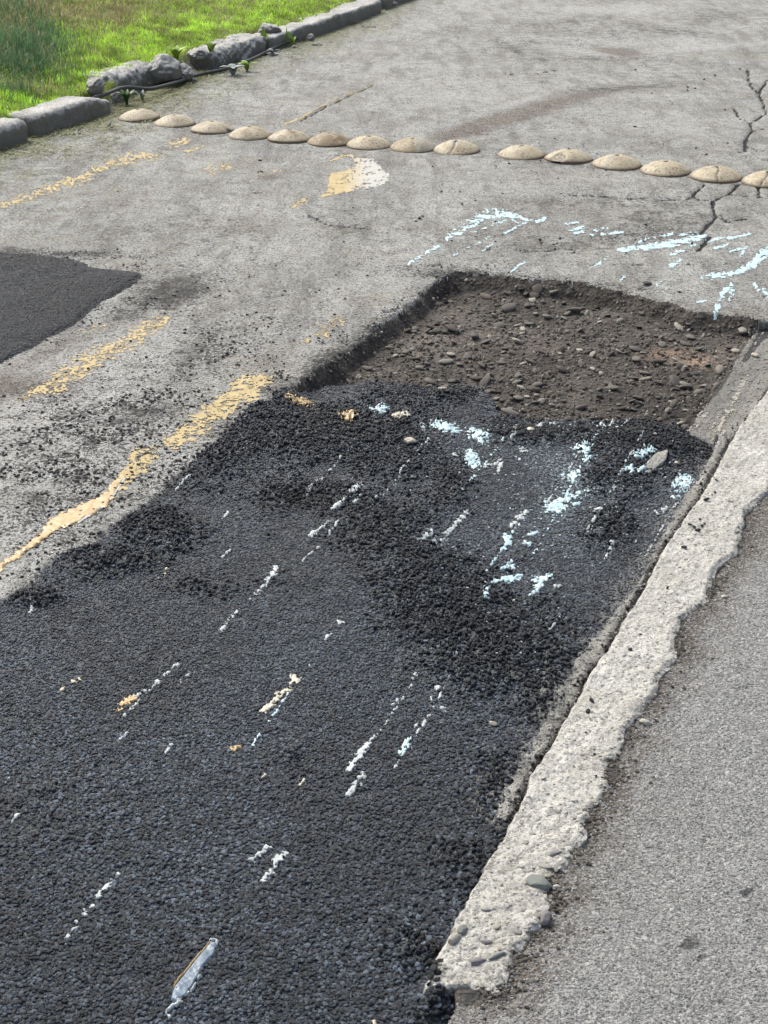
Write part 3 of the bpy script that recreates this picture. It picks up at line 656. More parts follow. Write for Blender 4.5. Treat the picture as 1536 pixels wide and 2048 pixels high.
def lay(name, xs, ys, gr, g, mat, lo, hi, flat=0.7, sink=0.3, sub=2, smooth=False, pw=2.0, parent=None, tumble=False, grow=None, disp=0.9):
    n = len(xs); sc = sizes(n, g, lo, hi, flat, pw)
    if grow is not None: sc = sc * grow[:, None]
    z = gr['z'] + sc[:, 2] * (1 - 2 * sink)
    return scatter(name, np.stack([xs, ys, z], -1), sc, rots(n, g, not tumble), mat, sub, smooth, disp, parent)

# aggregate of the fresh asphalt
xs, ys, gr, g = place_pts(150000, -160, 1600, 720, 2140, lambda q: ((q['cls'] == 1) * (1 - 0.9 * sstep(0.2, 0.95, q['loose'])) * (1 - 0.75 * np.clip(q['dust'], 0, 1)) * (1 - 0.6 * np.clip(q['spray'], 0, 1))), 101)
o = lay('asphalt_aggregate', xs, ys, gr, g, M['black_stone'], 0.0016, 0.0046, 0.7, 0.34, 1, False, 1.8, None, False, 0.74 + 0.3 * sstep(1150, 1750, gr['py']) + 0.5 * gr['loose'])
tag(o, 'coarse black coated stones of the fresh asphalt')
xs, ys, gr, g = place_pts(60000, -160, 1600, 720, 2100, lambda q: ((q['cls'] == 1) * (sstep(0.15, 0.95, q['loose'])) * (1 - 0.5 * np.clip(q['dust'], 0, 1))), 102)
o = lay('loose_asphalt', xs, ys, gr, g, M['loose_stone'], 0.0016, 0.0062, 0.75, 0.18, 1, False, 2.2, None, True)
tag(o, 'loose lumpy black asphalt mix not yet rolled')
xs, ys, gr, g = place_pts(26000, -120, 300, 490, 760, lambda q: (q['cls'] == 6) * 0.9, 103)
tag(lay('patch_aggregate', xs, ys, gr, g, M['loose_stone'], 0.0018, 0.004, 0.5, 0.45, 1), 'fine stones of the dark patch at the left edge')
# crumbs spilled on the road
def crumb_d(q):
    px, py = q['px'], q['py']
    d = blobs(px, py, [(440, 700, 120, 60, .5, 25), (200, 900, 240, 110, .75, 20), (280, 840, 170, 30, .7, 12), (60, 950, 130, 90, .4), (80, 1040, 60, 30, .3), (340, 585, 90, 34, .7, 15), (600, 740, 90, 40, .9, 35), (470, 860, 80, 40, .9, 35), (330, 960, 90, 26, .5, 30), (240, 540, 90, 12, .6), (110, 508, 200, 8, .7), (1300, 465, 90, 20, .25), (1120, 345, 260, 50, .05), (930, 545, 80, 12, .5), (1000, 470, 80, 30, .1), (1400, 150, 70, 40, .1), (900, 560, 300, 120, .03), (600, 600, 220, 100, .04), (150, 650, 200, 22, .3, 25), (140, 1100, 120, 22, .6, 28), (700, 680, 100, 12, .6, 38), (1140, 300, 200, 30, .06), (1180, 500, 260, 40, .05), (400, 620, 220, 90, .1)])
    cl_ = np.clip(0.5 + 1.4 * fbm(q['z'] * 0 + px / 60, py / 25, 1, 3, 60), 0, 1.4)
    return np.clip(d * cl_ + 0.002, 0, 1) * (q['cls'] == 0)
xs, ys, gr, g = px_pts(110000, -40, 1570, 60, 1200, crumb_d, 104)
tag(lay('spilled_asphalt_crumbs', xs, ys, gr, g, M['crumb'], 0.0014, 0.006, 0.6, 0.25, 1, False, 2.8), 'small black asphalt crumbs spilled over the old road')
# crumbs on and beside the pale kerb foot
def foot_d(q):
    return (np.exp(-(np.clip(q['dk'], 0, 1) / 0.013) ** 2) * 0.8 + 0.06) * np.clip(0.4 + 1.6 * fbm(q['px'] / 30, q['py'] / 30, 1, 3, 71), 0.05, 1) * (q['cls'] == 3)
xs, ys, gr, g = px_pts(26000, 900, 1560, 640, 1700, foot_d, 105)
tag(lay('kerb_foot_crumbs', xs, ys, gr, g, M['crumb'], 0.0012, 0.005, 0.8, 0.2, 2, False, 2.0, None, True), 'black crumbs caught along the foot of the pale kerb')
xs, ys, gr, g = px_pts(30000, 960, 1600, 600, 1660, lambda q: (q['cls'] == 3) * 0.7, 109)
tag(lay('strip_grit', xs, ys, gr, g, M['grit'], 0.0012, 0.0045, 0.6, 0.35, 1, False, 2.4), 'brown and grey grit on the scraped strip')
xs, ys, gr, g = px_pts(60000, 960, 1600, 800, 2060, lambda q: (q['cls'] == 4) * 0.9 * np.exp(-(np.clip(q['dk'], 0, 1) / 0.02) ** 1.2), 119)
tag(lay('kerb_edge_dirt', xs, ys, gr, g, M['dirt'], 0.001, 0.0045, 0.6, 0.3, 1, False, 2.6), 'dark crumbly dirt between pale kerb and pavement')
# gravel in the pit
def bed_d(q): return (q['cls'] == 2) * (0.15 + 0.6 * np.clip(0.5 + fbm(q['px'] / 90, q['py'] / 35, 1, 3, 70), 0, 1))
xs, ys, gr, g = px_pts(26000, 580, 1600, 545, 840, bed_d, 106)
tag(lay('excavation_gravel', xs, ys, gr, g, M['pebble'], 0.0018, 0.0075, 0.62, 0.42, 2, True, 2.6, None, True, None, 0.7), 'small mixed gravel on the floor of the excavation')
# pavement grit
xs, ys, gr, g = place_pts(60000, 880, 1640, 900, 2140, lambda q: (q['cls'] == 4) * (0.9 - 0.6 * np.clip(q['brown'], 0, 1)) * (q['dark'] < 0.35), 107)
tag(lay('pavement_grit', xs, ys, gr, g, M['grit'], 0.0012, 0.003, 0.45, 0.5, 1, False, 1.5), 'pale stone chips worn out of the grey pavement')

# ---------------------------------------------------------------- stones one can pick out, children of the ground they lie on
ROCKS = []
for k in range(8):
    v, f = rock(1, (1, 0.8, 0.62), 300 + k, 12, 0.0)
    ROCKS.append((v, f))
def rock_mesh(name, k, mat, smooth=False):
    v, f = ROCKS[k % 8]
    me = bpy.data.meshes.new(name); me.from_pydata([tuple(q) for q in v], [], [tuple(map(int, q)) for q in f]); me.update()
    me.polygons.foreach_set('use_smooth', np.full(len(me.polygons), smooth)); me.materials.append(mat)
    return me
PEB = [rock_mesh('stone', k, M['pebble'], True) for k in range(8)]
CRU = [rock_mesh('asphalt_crumb', k, M['crumb']) for k in range(8)]
BST = [rock_mesh('stone', k, M['black_stone']) for k in range(8)]
GRT = [rock_mesh('stone', k, M['grit'], True) for k in range(8)]
def put(me, name, x, y, z, r, parent=None, flat=0.7, rz=None, tilt=0.3):
    o = bpy.data.objects.new(name, me); COL.objects.link(o)
    o.location = (x, y, z); o.scale = (r * random.uniform(0.95, 1.3), r * random.uniform(0.75, 1.05), r * flat)
    o.rotation_euler = (random.gauss(0, tilt), random.gauss(0, tilt), random.uniform(0, 6.28) if rz is None else rz)
    if parent: o.parent = parent
    return o
xs, ys, gr, g = px_pts(1500, 640, 1560, 560, 830, lambda q: (q['cls'] == 2) * 1.0 * (q['dp'] < -0.03), 201)
for i in range(min(290, len(xs))):
    r = g.uniform(0.009, 0.017) if i % 9 else g.uniform(0.017, 0.026)
    put(PEB[i % 8], 'stone', xs[i], ys[i], gr['z'][i] + r * 0.3, r, bed, 0.55)
for qx, qy, r in [(1462, 699, 0.02), (1292, 595, 0.018), (1272, 696, 0.022), (1135, 627, 0.02), (1075, 590, 0.022), (888, 790, 0.02), (880, 796, 0.016), (1398, 702, 0.018), (1370, 772, 0.02), (905, 662, 0.022), (970, 685, 0.02), (1000, 650, 0.02)]:
    p = P(qx, qy, -0.05); q = ground(p[0:1], p[1:2])
    put(PEB[5], 'stone', p[0], p[1], q['z'][0] + 0.006, r, bed, 0.5)

# ---------------------------------------------------------------- the broken pale kerb on the right
def kerb_right():
    A = P(*np.array(KL, float).T, KZ)[:, :2]; B = P(*np.array(KR, float).T, KZ)[:, :2]
    poly = [tuple(q) for q in A] + [tuple(q) for q in B[::-1]]
    # end notch
    endp = gp([(842, 1989), (872, 1972), (900, 1977), (912, 1968), (941, 1968), (955, 1980), (977, 1984), (996, 1999)], KZ)
    poly = [tuple(q) for q in A] + [tuple(q) for q in B[::-1]] + [e[:2] for e in endp[1:-1]][::-1]
    d = Vector((math.sin(ROAD_AZ), math.cos(ROAD_AZ)))
    rr = list(np.arange(-100, 740, 12.0)) + list(np.arange(740, 2020, 3.6))
    vv = []; W_ = 64
    # rows follow the kerb: one cross-section per photo row
    Al = np.array(KL, float); Bl = np.array(KR, float)
    lx = lambda y: np.interp(y, Al[::-1, 1], Al[::-1, 0]); rx = lambda y: np.interp(y, Bl[::-1, 1], Bl[::-1, 0])
    G = []
    for y in rr:
        a, b = lx(y), rx(y)
        t = np.linspace(-0.06, 1.06, W_)
        G.append(np.stack([a + (b - a) * t, np.full(W_, y)], -1))
    G = np.array(G); w = P(G[..., 0], G[..., 1], KZ); x, y = w[..., 0], w[..., 1]
    dd = sdf(x, y, poly) + (0.004 + 0.006 * np.linspace(0, 1, W_)[None, :]) * fbm(x, y, 40, 4, 80) + 0.0025 * fbm(x, y, 120, 2, 81)
    h = KZ + 0.006 * fbm(x, y, 9, 4, 82) + 0.004 * fbm(x, y, 45, 3, 83) + 0.0026 * np.minimum(fbm(x, y, 160, 3, 84), 0.1)
    t = np.clip(-dd, 0, 1)
    # steeper worn break on the pavement side, crisp edge on the road side
    side_r = np.linspace(0, 1, W_)[None, :]
    ed = 0.005 + 0.010 * sstep(0.45, 0.9, side_r)
    h = h - 0.007 * (1 - sstep(0, 1, t / ed)) 
    h = np.where(dd < 0, h, h - 0.007 - np.clip(dd / 0.004, 0, 1) * 0.06)
    V = np.stack([x, y, h], -1).reshape(-1, 3)
    n, m = h.shape; vid = np.arange(n * m).reshape(n, m)
    q = np.stack([vid[1:, :-1], vid[1:, 1:], vid[:-1, 1:], vid[:-1, :-1]], -1).reshape(-1, 4)
    cc = dd[:-1, :-1].ravel()
    q = q[cc < 0.012]
    u, inv = np.unique(q, return_inverse=True)
    o = mesh_obj('broken_kerb', V[u], inv.reshape(q.shape), M['kerbR'], True)
    tag(o, 'long broken pale concrete kerb with exposed pebbles between black asphalt and grey pavement', 'kerb')
    def top(px, py):
        p = P(px, py, KZ); x_, y_ = np.array([p[0]]), np.array([p[1]])
        d_ = sdf(x_, y_, poly)[0]
        return p[0], p[1], float((KZ + 0.006 * fbm(x_, y_, 9, 4, 82) + 0.005 * fbm(x_, y_, 45, 3, 83))[0]), d_
    return o, top, poly
kerbR, kerb_top, kerb_poly = kerb_right()
AGG = [rock_mesh('stone', k, M['aggregate'], True) for k in range(8)]
gk = np.random.default_rng(55); cnt = 0
KLa, KRa = np.array(KL, float), np.array(KR, float)
while cnt < 150:
    y = gk.uniform(800, 1990) if cnt % 2 else gk.uniform(1500, 1990); t = gk.uniform(0.08, 0.95)
    a = np.interp(y, KLa[::-1, 1], KLa[::-1, 0]); b = np.interp(y, KRa[::-1, 1], KRa[::-1, 0])
    X_, Y_, Z_, D_ = kerb_top(a + (b - a) * t, y)
    if D_ > -0.004: continue
    r = gk.uniform(0.004, 0.010) if cnt % 6 else gk.uniform(0.009, 0.015)
    put(AGG[cnt % 8], 'stone', X_, Y_, Z_ - r * 0.22, r, kerbR, 0.36, None, 0.12); cnt += 1
for (qx, qy, r, mat, rz, fl, nm) in [(958, 1922, 0.0125, 'violet', 0.4, 0.55, 'violet grey pebble'), (994, 1914, 0.013, 'teal', 0.5, 0.3, 'thin dark pebble'), (1078, 1764, 0.019, 'teal', -0.4, 0.5, 'greenish grey pebble'), (972, 1882, 0.008, 'violet', 0, 0.5, None), (908, 1880, 0.012, 'aggregate', 1, 0.6, None), (925, 1862, 0.010, 'teal', 1, 0.5, None), (1092, 1835, 0.012, 'violet', 1, 0.7, None), (1112, 1706, 0.009, 'violet', .3, 0.5, None)]:
    X_, Y_, Z_, D_ = kerb_top(qx, qy)
    v, f = rock(2, (1, 0.75 if nm != 'thin dark pebble' else 0.35, 1), int(qx), 9, 0.01)
    me = bpy.data.meshes.new('stone'); me.from_pydata([tuple(q) for q in v], [], [tuple(map(int, q)) for q in f]); me.update(); me.materials.append(M[mat])
    o = put(me, 'stone', X_, Y_, Z_, r, kerbR, fl, rz, 0.1)
    if nm: o['label'] = nm
# fine pebbles on the kerb top
n_ = 3000
yy = gk.uniform(760, 1995, n_); tt = gk.uniform(0.03, 0.97, n_)
aa_ = np.interp(yy, KLa[::-1, 1], KLa[::-1, 0]); bb_ = np.interp(yy, KRa[::-1, 1], KRa[::-1, 0])
w = P(aa_ + (bb_ - aa_) * tt, yy, KZ); x, y = w[:, 0], w[:, 1]; d_ = sdf(x, y, kerb_poly); k_ = d_ < -0.006; x, y = x[k_], y[k_]
zz = KZ + 0.006 * fbm(x, y, 9, 4, 82) + 0.005 * fbm(x, y, 45, 3, 83)
zz = zz - 0.0012; sc = sizes(len(x), gk, 0.0015, 0.0045, 0.45, 1.8)
o = scatter('kerb_grit', np.stack([x, y, zz], -1), sc, rots(len(x), gk, True), M['aggregate'], 2, True, 0.7, kerbR)

# ---------------------------------------------------------------- left kerb stones and rubble
def block(name, a, b, width, hgt, seed, label, a2=None, tiltz=0.0, rnd=0.22, rough=0.006, slope_end=0.0, mat='kerbL', nx=60):
    """a, b: photo pixels of the ends of the front foot; the block runs back from there"""
    A = P(*a); B = P(*b); L = np.linalg.norm(B[:2] - A[:2]); ang = math.atan2(B[1] - A[1], B[0] - A[0])
    ny, nz = 14, 12
    pts = []; idx = {}
    faces = []
    def vid_(i, j, k):
        key = (i, j, k)
        if key not in idx:
            idx[key] = len(pts); pts.append((i / nx, j / ny, k / nz))
        return idx[key]
    for i in range(nx):
        for j in range(ny):
            faces.append((vid_(i, j, nz), vid_(i + 1, j, nz), vid_(i + 1, j + 1, nz), vid_(i, j + 1, nz)))
        for k in range(nz):
            faces.append((vid_(i, 0, k), vid_(i + 1, 0, k), vid_(i + 1, 0, k + 1), vid_(i, 0, k + 1)))
            faces.append((vid_(i + 1, ny, k), vid_(i, ny, k), vid_(i, ny, k + 1), vid_(i + 1, ny, k + 1)))
    for j in range(ny):
        for k in range(nz):
            faces.append((vid_(0, j + 1, k), vid_(0, j, k), vid_(0, j, k + 1), vid_(0, j + 1, k + 1)))
            faces.append((vid_(nx, j, k), vid_(nx, j + 1, k), vid_(nx, j + 1, k + 1), vid_(nx, j, k + 1)))
    p = np.array(pts)
    H = hgt + 0.06
    q = np.stack([p[:, 0] * L, p[:, 1] * width, p[:, 2] * H], -1)
    # round every edge by pulling corners in to radius rr
    rr = rnd * min(width, hgt)
    c = np.stack([np.clip(q[:, 0], rr, L - rr), np.clip(q[:, 1], rr, width - rr), np.clip(q[:, 2], -9, H - rr)], -1)
    d = q - c; ln = np.linalg.norm(d, axis=1); mx = np.abs(d).max(1)
    k = np.where(ln > 1e-9, rr / np.maximum(ln, 1e-9), 1); k = np.where(ln > rr, k, 1)
    q = c + d * k[:, None]
    if slope_end: q[:, 2] -= slope_end * np.clip(q[:, 0] / L - 0.75, 0, 1) * 4 * np.clip(q[:, 2] / H, 0, 1)
    nrm = q - np.array([0, width / 2, H / 2]) * [0, 1, 1]; nrm[:, 0] = (q[:, 0] < rr) * -0.05 + (q[:, 0] > L - rr) * 0.05
    nrm /= np.maximum(np.linalg.norm(nrm, axis=1), 1e-6)[:, None]
    w = q + np.array([seed * 3.3, seed * 1.1, 0])
    q = q + nrm * (fb3(w, 9, 3, seed) * rough * 2.2 + fb3(w, 45, 4, seed + 3) * rough * 1.3)[:, None]
    ca, sa = math.cos(ang), math.sin(ang)
    X = A[0] + q[:, 0] * ca - q[:, 1] * sa; Y = A[1] + q[:, 0] * sa + q[:, 1] * ca
    o = mesh_obj(name, np.stack([X, Y, q[:, 2] - 0.06], -1), faces, M[mat], True)
    return tag(o, label, 'kerb stone', 'old kerb stones along the grass')
block('kerb_stone', (-170, 357), (63, 283), 0.17, 0.115, 1, 'cut-off grey kerb stone with rounded end at the left edge of the picture', rnd=0.4)
block('kerb_stone', (70, 276), (226, 226), 0.19, 0.108, 2, 'complete grey kerb block left of the row of beige studs', rnd=0.3, slope_end=0.035)
block('kerb_stone', (545, 103), (764, 25), 0.2, 0.095, 3, 'long grey kerb at the top running behind the yellow-green weeds', rnd=0.25, rough=0.009)
block('kerb_stone', (772, 20), (960, -52), 0.2, 0.09, 4, 'far kerb piece at the top edge beyond the long kerb', rnd=0.25, rough=0.009)
for i, (a, b) in enumerate([((965, -54), (1250, -146)), ((1256, -148), (1600, -244)), ((-520, 464), (-178, 360))]):
    block('kerb_stone', a, b, 0.2, 0.1, 6 + i, ['kerb stone beyond the far kerb piece past the top edge', 'farthest kerb stone up the road past the top edge', 'nearest kerb stone before the cut-off rounded one, past the left edge'][i], rnd=0.25, rough=0.008)
def boulder(name, cx, cy, zc, dims, rz, seed, label, cat='stone', group=None, sub=4, tilt=(0, 0), mat='kerbL', rough=0.05, planes=12):
    v, f = rock(sub, dims, seed, planes, rough, 0, 3.5)
    p = P(cx, cy, zc)
    o = mesh_obj(name, v, f, M[mat], True)
    o.location = tuple(p); o.rotation_euler = (tilt[0], tilt[1], rz)
    if label: tag(o, label, cat, group)
    return o
KA = math.atan2(P(530, 108)[1] - P(225, 226)[1], P(530, 108)[0] - P(225, 226)[0])
gA = 'broken pieces of kerb beside the grass'
o = block('broken_kerb_piece', (436, 142), (536, 104), 0.24, 0.115, 31, 'biggest broken kerb slab with pitted top below the long kerb', rnd=0.45, rough=0.02); tag(o, None, 'kerb piece', gA)
o = block('broken_kerb_piece', (214, 204), (326, 167), 0.22, 0.125, 32, 'long flat broken kerb piece lying just behind the hose', rnd=0.5, rough=0.022); tag(o, None, 'kerb piece', gA)
boulder('broken_kerb_piece', 326, 143, 0.075, (0.085, 0.1, 0.085), KA + .6, 13, 'upright rounded lump against the right end of the flat piece', 'kerb piece', gA)
boulder('broken_kerb_piece', 365, 145, 0.055, (0.07, 0.06, 0.05), KA, 14, 'small grey lump right of the upright lump above the hose', 'kerb piece', gA)
boulder('broken_kerb_piece', 397, 110, 0.10, (0.05, 0.05, 0.035), KA, 15, 'small stone half hidden in grass left of the biggest slab', 'kerb piece', gA)
boulder('broken_kerb_piece', 432, 126, 0.03, (0.05, 0.055, 0.065), KA, 16, 'narrow stone leaning on the left end of the biggest slab', 'kerb piece', gA)
boulder('broken_kerb_piece', 190, 173, 0.125, (0.055, 0.055, 0.045), KA, 17, 'small lump behind the top right corner of the complete kerb block', 'kerb piece', gA)
boulder('broken_kerb_piece', 228, 198, 0.02, (0.085, 0.05, 0.05), KA, 18, 'low rubble lump between complete kerb block and first stud', 'kerb piece', gA)
boulder('broken_kerb_piece', 540, 64, 0.09, (0.085, 0.09, 0.06), KA, 19, 'raised broken corner between biggest slab and long kerb', 'kerb piece', gA)
gB = 'small stones at the kerb foot'
boulder('loose_stone', 622, 76, 0.02, (0.028, 0.025, 0.026), 0.3, 21, 'small dark stone standing against the long kerb', 'stone', gB, 3)
boulder('loose_stone', 634, 89, 0.008, (0.034, 0.02, 0.013), 0.3, 22, 'flat grey stone in front of the long kerb', 'stone', gB, 3)
boulder('loose_stone', 588, 94, 0.01, (0.015, 0.013, 0.012), 0.3, 23, 'pale little stone under the right yellow-green weed', 'stone', gB, 3, mat='kerbR')
boulder('loose_stone', 778, 8, 0.02, (0.06, 0.05, 0.04), 0.3, 24, 'dark stone at the top edge at the end of the long kerb', 'stone', gB, 3)
boulder('loose_stone', 345, 163, 0.01, (0.025, 0.02, 0.02), 0.3, 25, 'little stone squeezed under the hose', 'stone', gB, 3)
boulder('loose_stone', 545, 108, 0.01, (0.04, 0.025, 0.012), 0.3, 26, 'thin flat stone at the foot of the left yellow-green weed', 'stone', gB, 3)
boulder('loose_stone', 386, 160, 0.01, (0.02, 0.02, 0.015), 0.3, 27, 'little pale stone at the right end of the visible hose', 'stone', gB, 3, mat='kerbR')

# hose lying along the broken kerb
def tube(name, pts, r, mat, label=None, cat=None, n=10):
    P_ = [Vector(p) for p in pts]; v = []; f = []
    for i, p in enumerate(P_):
        d = (P_[min(i + 1, len(P_) - 1)] - P_[max(i - 1, 0)]).normalized()
        s_ = d.cross(Vector((0, 0, 1))).normalized(); u_ = s_.cross(d)
        for k in range(n):
            a = 2 * math.pi * k / n; v.append(p + (s_ * math.cos(a) + u_ * math.sin(a)) * r)
        if i:
            for k in range(n):
                b0 = (i - 1) * n; b1 = i * n
                f.append((b0 + k, b0 + (k + 1) % n, b1 + (k + 1) % n, b1 + k))
    f.append(tuple(range(n))[::-1]); f.append(tuple(range(len(v) - n, len(v))))
    o = mesh_obj(name, v, f, mat, True)
    if label: tag(o, label, cat)
    return o
def smooth_path(c, k=8):
    c = np.array(c, float); n = len(c); out = []
    for i in range(n - 1):
        p0, p1, p2, p3 = c[max(i - 1, 0)], c[i], c[i + 1], c[min(i + 2, n - 1)]
        for t in np.linspace(0, 1, k, endpoint=False):
            out.append(0.5 * ((2 * p1) + (-p0 + p2) * t + (2 * p0 - 5 * p1 + 4 * p2 - p3) * t * t + (-p0 + 3 * p1 - 3 * p2 + p3) * t ** 3))
    out.append(c[-1]); return out
hp = [(150, 205, .02), (178, 198, .06), (193, 194, .085), (216, 186, .085), (239, 177, .08), (259, 175, .07), (296, 178, .05), (327, 172, .04), (358, 163, .03), (384, 153, .022), (403, 148, .016), (450, 138, .015), (500, 120, .015), (538, 101, .02), (560, 90, .025), (578, 82, .03), (600, 76, .02)]
tube('hose', [tuple(P(a, b, c)) for a, b, c in smooth_path(hp)], 0.0105, M['rubber'], 'thin dark hose draped over and along the broken kerb pieces', 'hose')

# ---------------------------------------------------------------- beige studs across the road
STUDS = [(278, 237, 'first stud from the left, pale and half covered by dry grass', 0), (349, 247, 'second stud from the left, clean pale one with a dark slot on top', 0), (424, 261, 'third stud from the left, brown stain and dark notch at its right rim', 0), (500, 272, 'fourth stud from the left with a small black hole on top', 0), (579, 279, 'fifth stud from the left with brown dirt patches', 0), (659, 285, 'sixth stud from the left, dirtiest brownish one of the row', 0), (738, 291, 'seventh stud from the left with diagonal scratches', 0), (826, 296, 'eighth stud from the left, ochre left half and greyish right half', 0), (913, 301, 'last stud before the gap in the row, grey scar down its middle', 2), (1043, 311, 'first stud right of the gap in the row, clean and yellowish', 0), (1137, 319, 'second stud right of the gap with chipped dark lower left rim', 3), (1233, 330, 'third stud right of the gap with a grey blister mark', 0), (1331, 342, 'fourth stud right of the gap peppered with black crumbs', 0), (1432, 354, 'fifth stud right of the gap split by a crack down the middle', 1), (1536, 364, 'rightmost stud cut by the picture edge, with a slanting crack', 1)]
def stud(px, py, label, kind, i):
    p = P(px, py); s = CP * (py - HORIZON) / CAM_H
    wpx = np.interp(px, [278, 500, 826, 1137, 1432], [83, 87, 92, 97, 105])
    R_ = wpx / s / 2 * 1.0
    n = 84; rings = [0, .03, .06, .09, .1, .16, .22, .3, .38, .46, .54, .62, .7, .78, .85, .91, .96, .99, 1.0, 1.0, 1.0]
    v = []; rim = []; crk = []; stn = []; gry = []
    g_ = np.random.default_rng(900 + i)
    ca = g_.uniform(-.25, .25) + (math.pi / 2 if kind != 2 else 1.25); cd = np.array([math.cos(ca), math.sin(ca)])
    if px > 1500: cd = np.array([math.cos(1.1), math.sin(1.1)])
    H = 0.041
    for k, r in enumerate(rings):
        for j in range(n):
            a = 2 * math.pi * j / n
            x, y = r * math.cos(a), r * math.sin(a)
            z = H * (1 - r ** 2.1) + 0.006
            if r < 0.1: z -= 0.004
            if k == len(rings) - 2: z = 0.001
            if k == len(rings) - 1: z = -0.03
            c = 0.0
            if kind in (1, 2):
                off = x * cd[1] - y * cd[0] + 0.05 * math.sin(7 * (x * cd[0] + y * cd[1]) + i)
                wd = 0.045 if kind == 1 else 0.09
                if abs(off) < wd and (kind == 1 or (x * cd[0] + y * cd[1]) < 0.25): c = 1 - abs(off) / wd; z -= 0.005 * c; c *= 1.0 if kind == 1 else 0.45
            if kind == 3:
                cc = math.hypot(x + .5, y + .62)
                if cc < 0.32 + 0.06 * math.sin(5 * a): c = min(1, (0.38 - cc) * 8); z = max(0.004, z - 0.007 * c); c *= 0.8 * (0.5 + 0.5 * math.sin(a * 17 + r * 40))
            st = 0.0; gy = 0.0
            if i == 2: st = max(0, 1 - math.hypot(x + .45, y + .15) / .4)
            if i == 2 and math.hypot(x - .86, y + .42) < .16: c = 1
            if i == 3: st = .8 * max(0, 1 - math.hypot(x + .2, y + .5) / .4)
            if i == 4: st = max(0, 1 - math.hypot(x - .1, y + .3) / .35, 1 - math.hypot(x + .55, y + .1) / .3)
            if i == 5: st = .75
            if i in (6, 7): st = .5 * (abs(((x + y * .7) * 5 + 9) % 1 - .5) < .12) * (x < .2)
            if i == 7: st = max(st, .45 * (x < 0)); gy = .5 * (x > .1)
            if i == 8: gy = .9 * max(0, 1 - math.hypot(x + .08, y + .2) / .35)
            if i == 11: gy = .9 * max(0, 1 - math.hypot(x + .25, y + .25) / .25)
            if i in (10, 12) and k % 3 and _h(np.array(float(k)), np.array(float(j)), i) > .955: c = max(c, .9)
            stn.append(min(1, st * 1.4)); gry.append(gy)
            if k >= len(rings) - 3 and j % 28 == int(g_.uniform(0, 28)) : z -= 0.001
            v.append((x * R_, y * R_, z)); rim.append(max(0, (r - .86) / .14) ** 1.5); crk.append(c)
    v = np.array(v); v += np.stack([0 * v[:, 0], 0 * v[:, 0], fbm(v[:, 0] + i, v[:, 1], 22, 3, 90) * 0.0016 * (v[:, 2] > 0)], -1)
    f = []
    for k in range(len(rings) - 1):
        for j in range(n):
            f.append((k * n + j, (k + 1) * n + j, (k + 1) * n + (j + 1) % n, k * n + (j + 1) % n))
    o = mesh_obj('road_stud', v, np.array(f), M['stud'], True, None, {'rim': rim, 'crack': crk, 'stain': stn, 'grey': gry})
    q = ground(np.array([p[0]]), np.array([p[1]]))
    o.location = (p[0], p[1], q['z'][0]); o.rotation_euler = (g_.normal(0, .02), g_.normal(0, .02), 0)
    tag(o, label, 'road stud', 'row of beige domed studs across the road')
    # fixing bolt sunk in the top
    bv = []; bf = []
    m_ = 12
    for zz_, rr_ in ((H + .0005, 0.011), (H + .0045, 0.0105), (H + .0062, 0.008), (H + .0062, 0.004), (H + .003, 0.0035)):
        for j in range(m_):
            a = 2 * math.pi * j / m_; bv.append((rr_ * math.cos(a), rr_ * math.sin(a) * (1 if i % 3 else .55), zz_))
    for k in range(4):
        for j in range(m_): bf.append((k * m_ + j, k * m_ + (j + 1) % m_, (k + 1) * m_ + (j + 1) % m_, (k + 1) * m_ + j))
    bf.append(tuple(range(4 * m_, 5 * m_)))
    mesh_obj('bolt', bv, bf, M['bolt'], True, o)
    return o
studs = [stud(*s_, i) for i, s_ in enumerate(STUDS)]

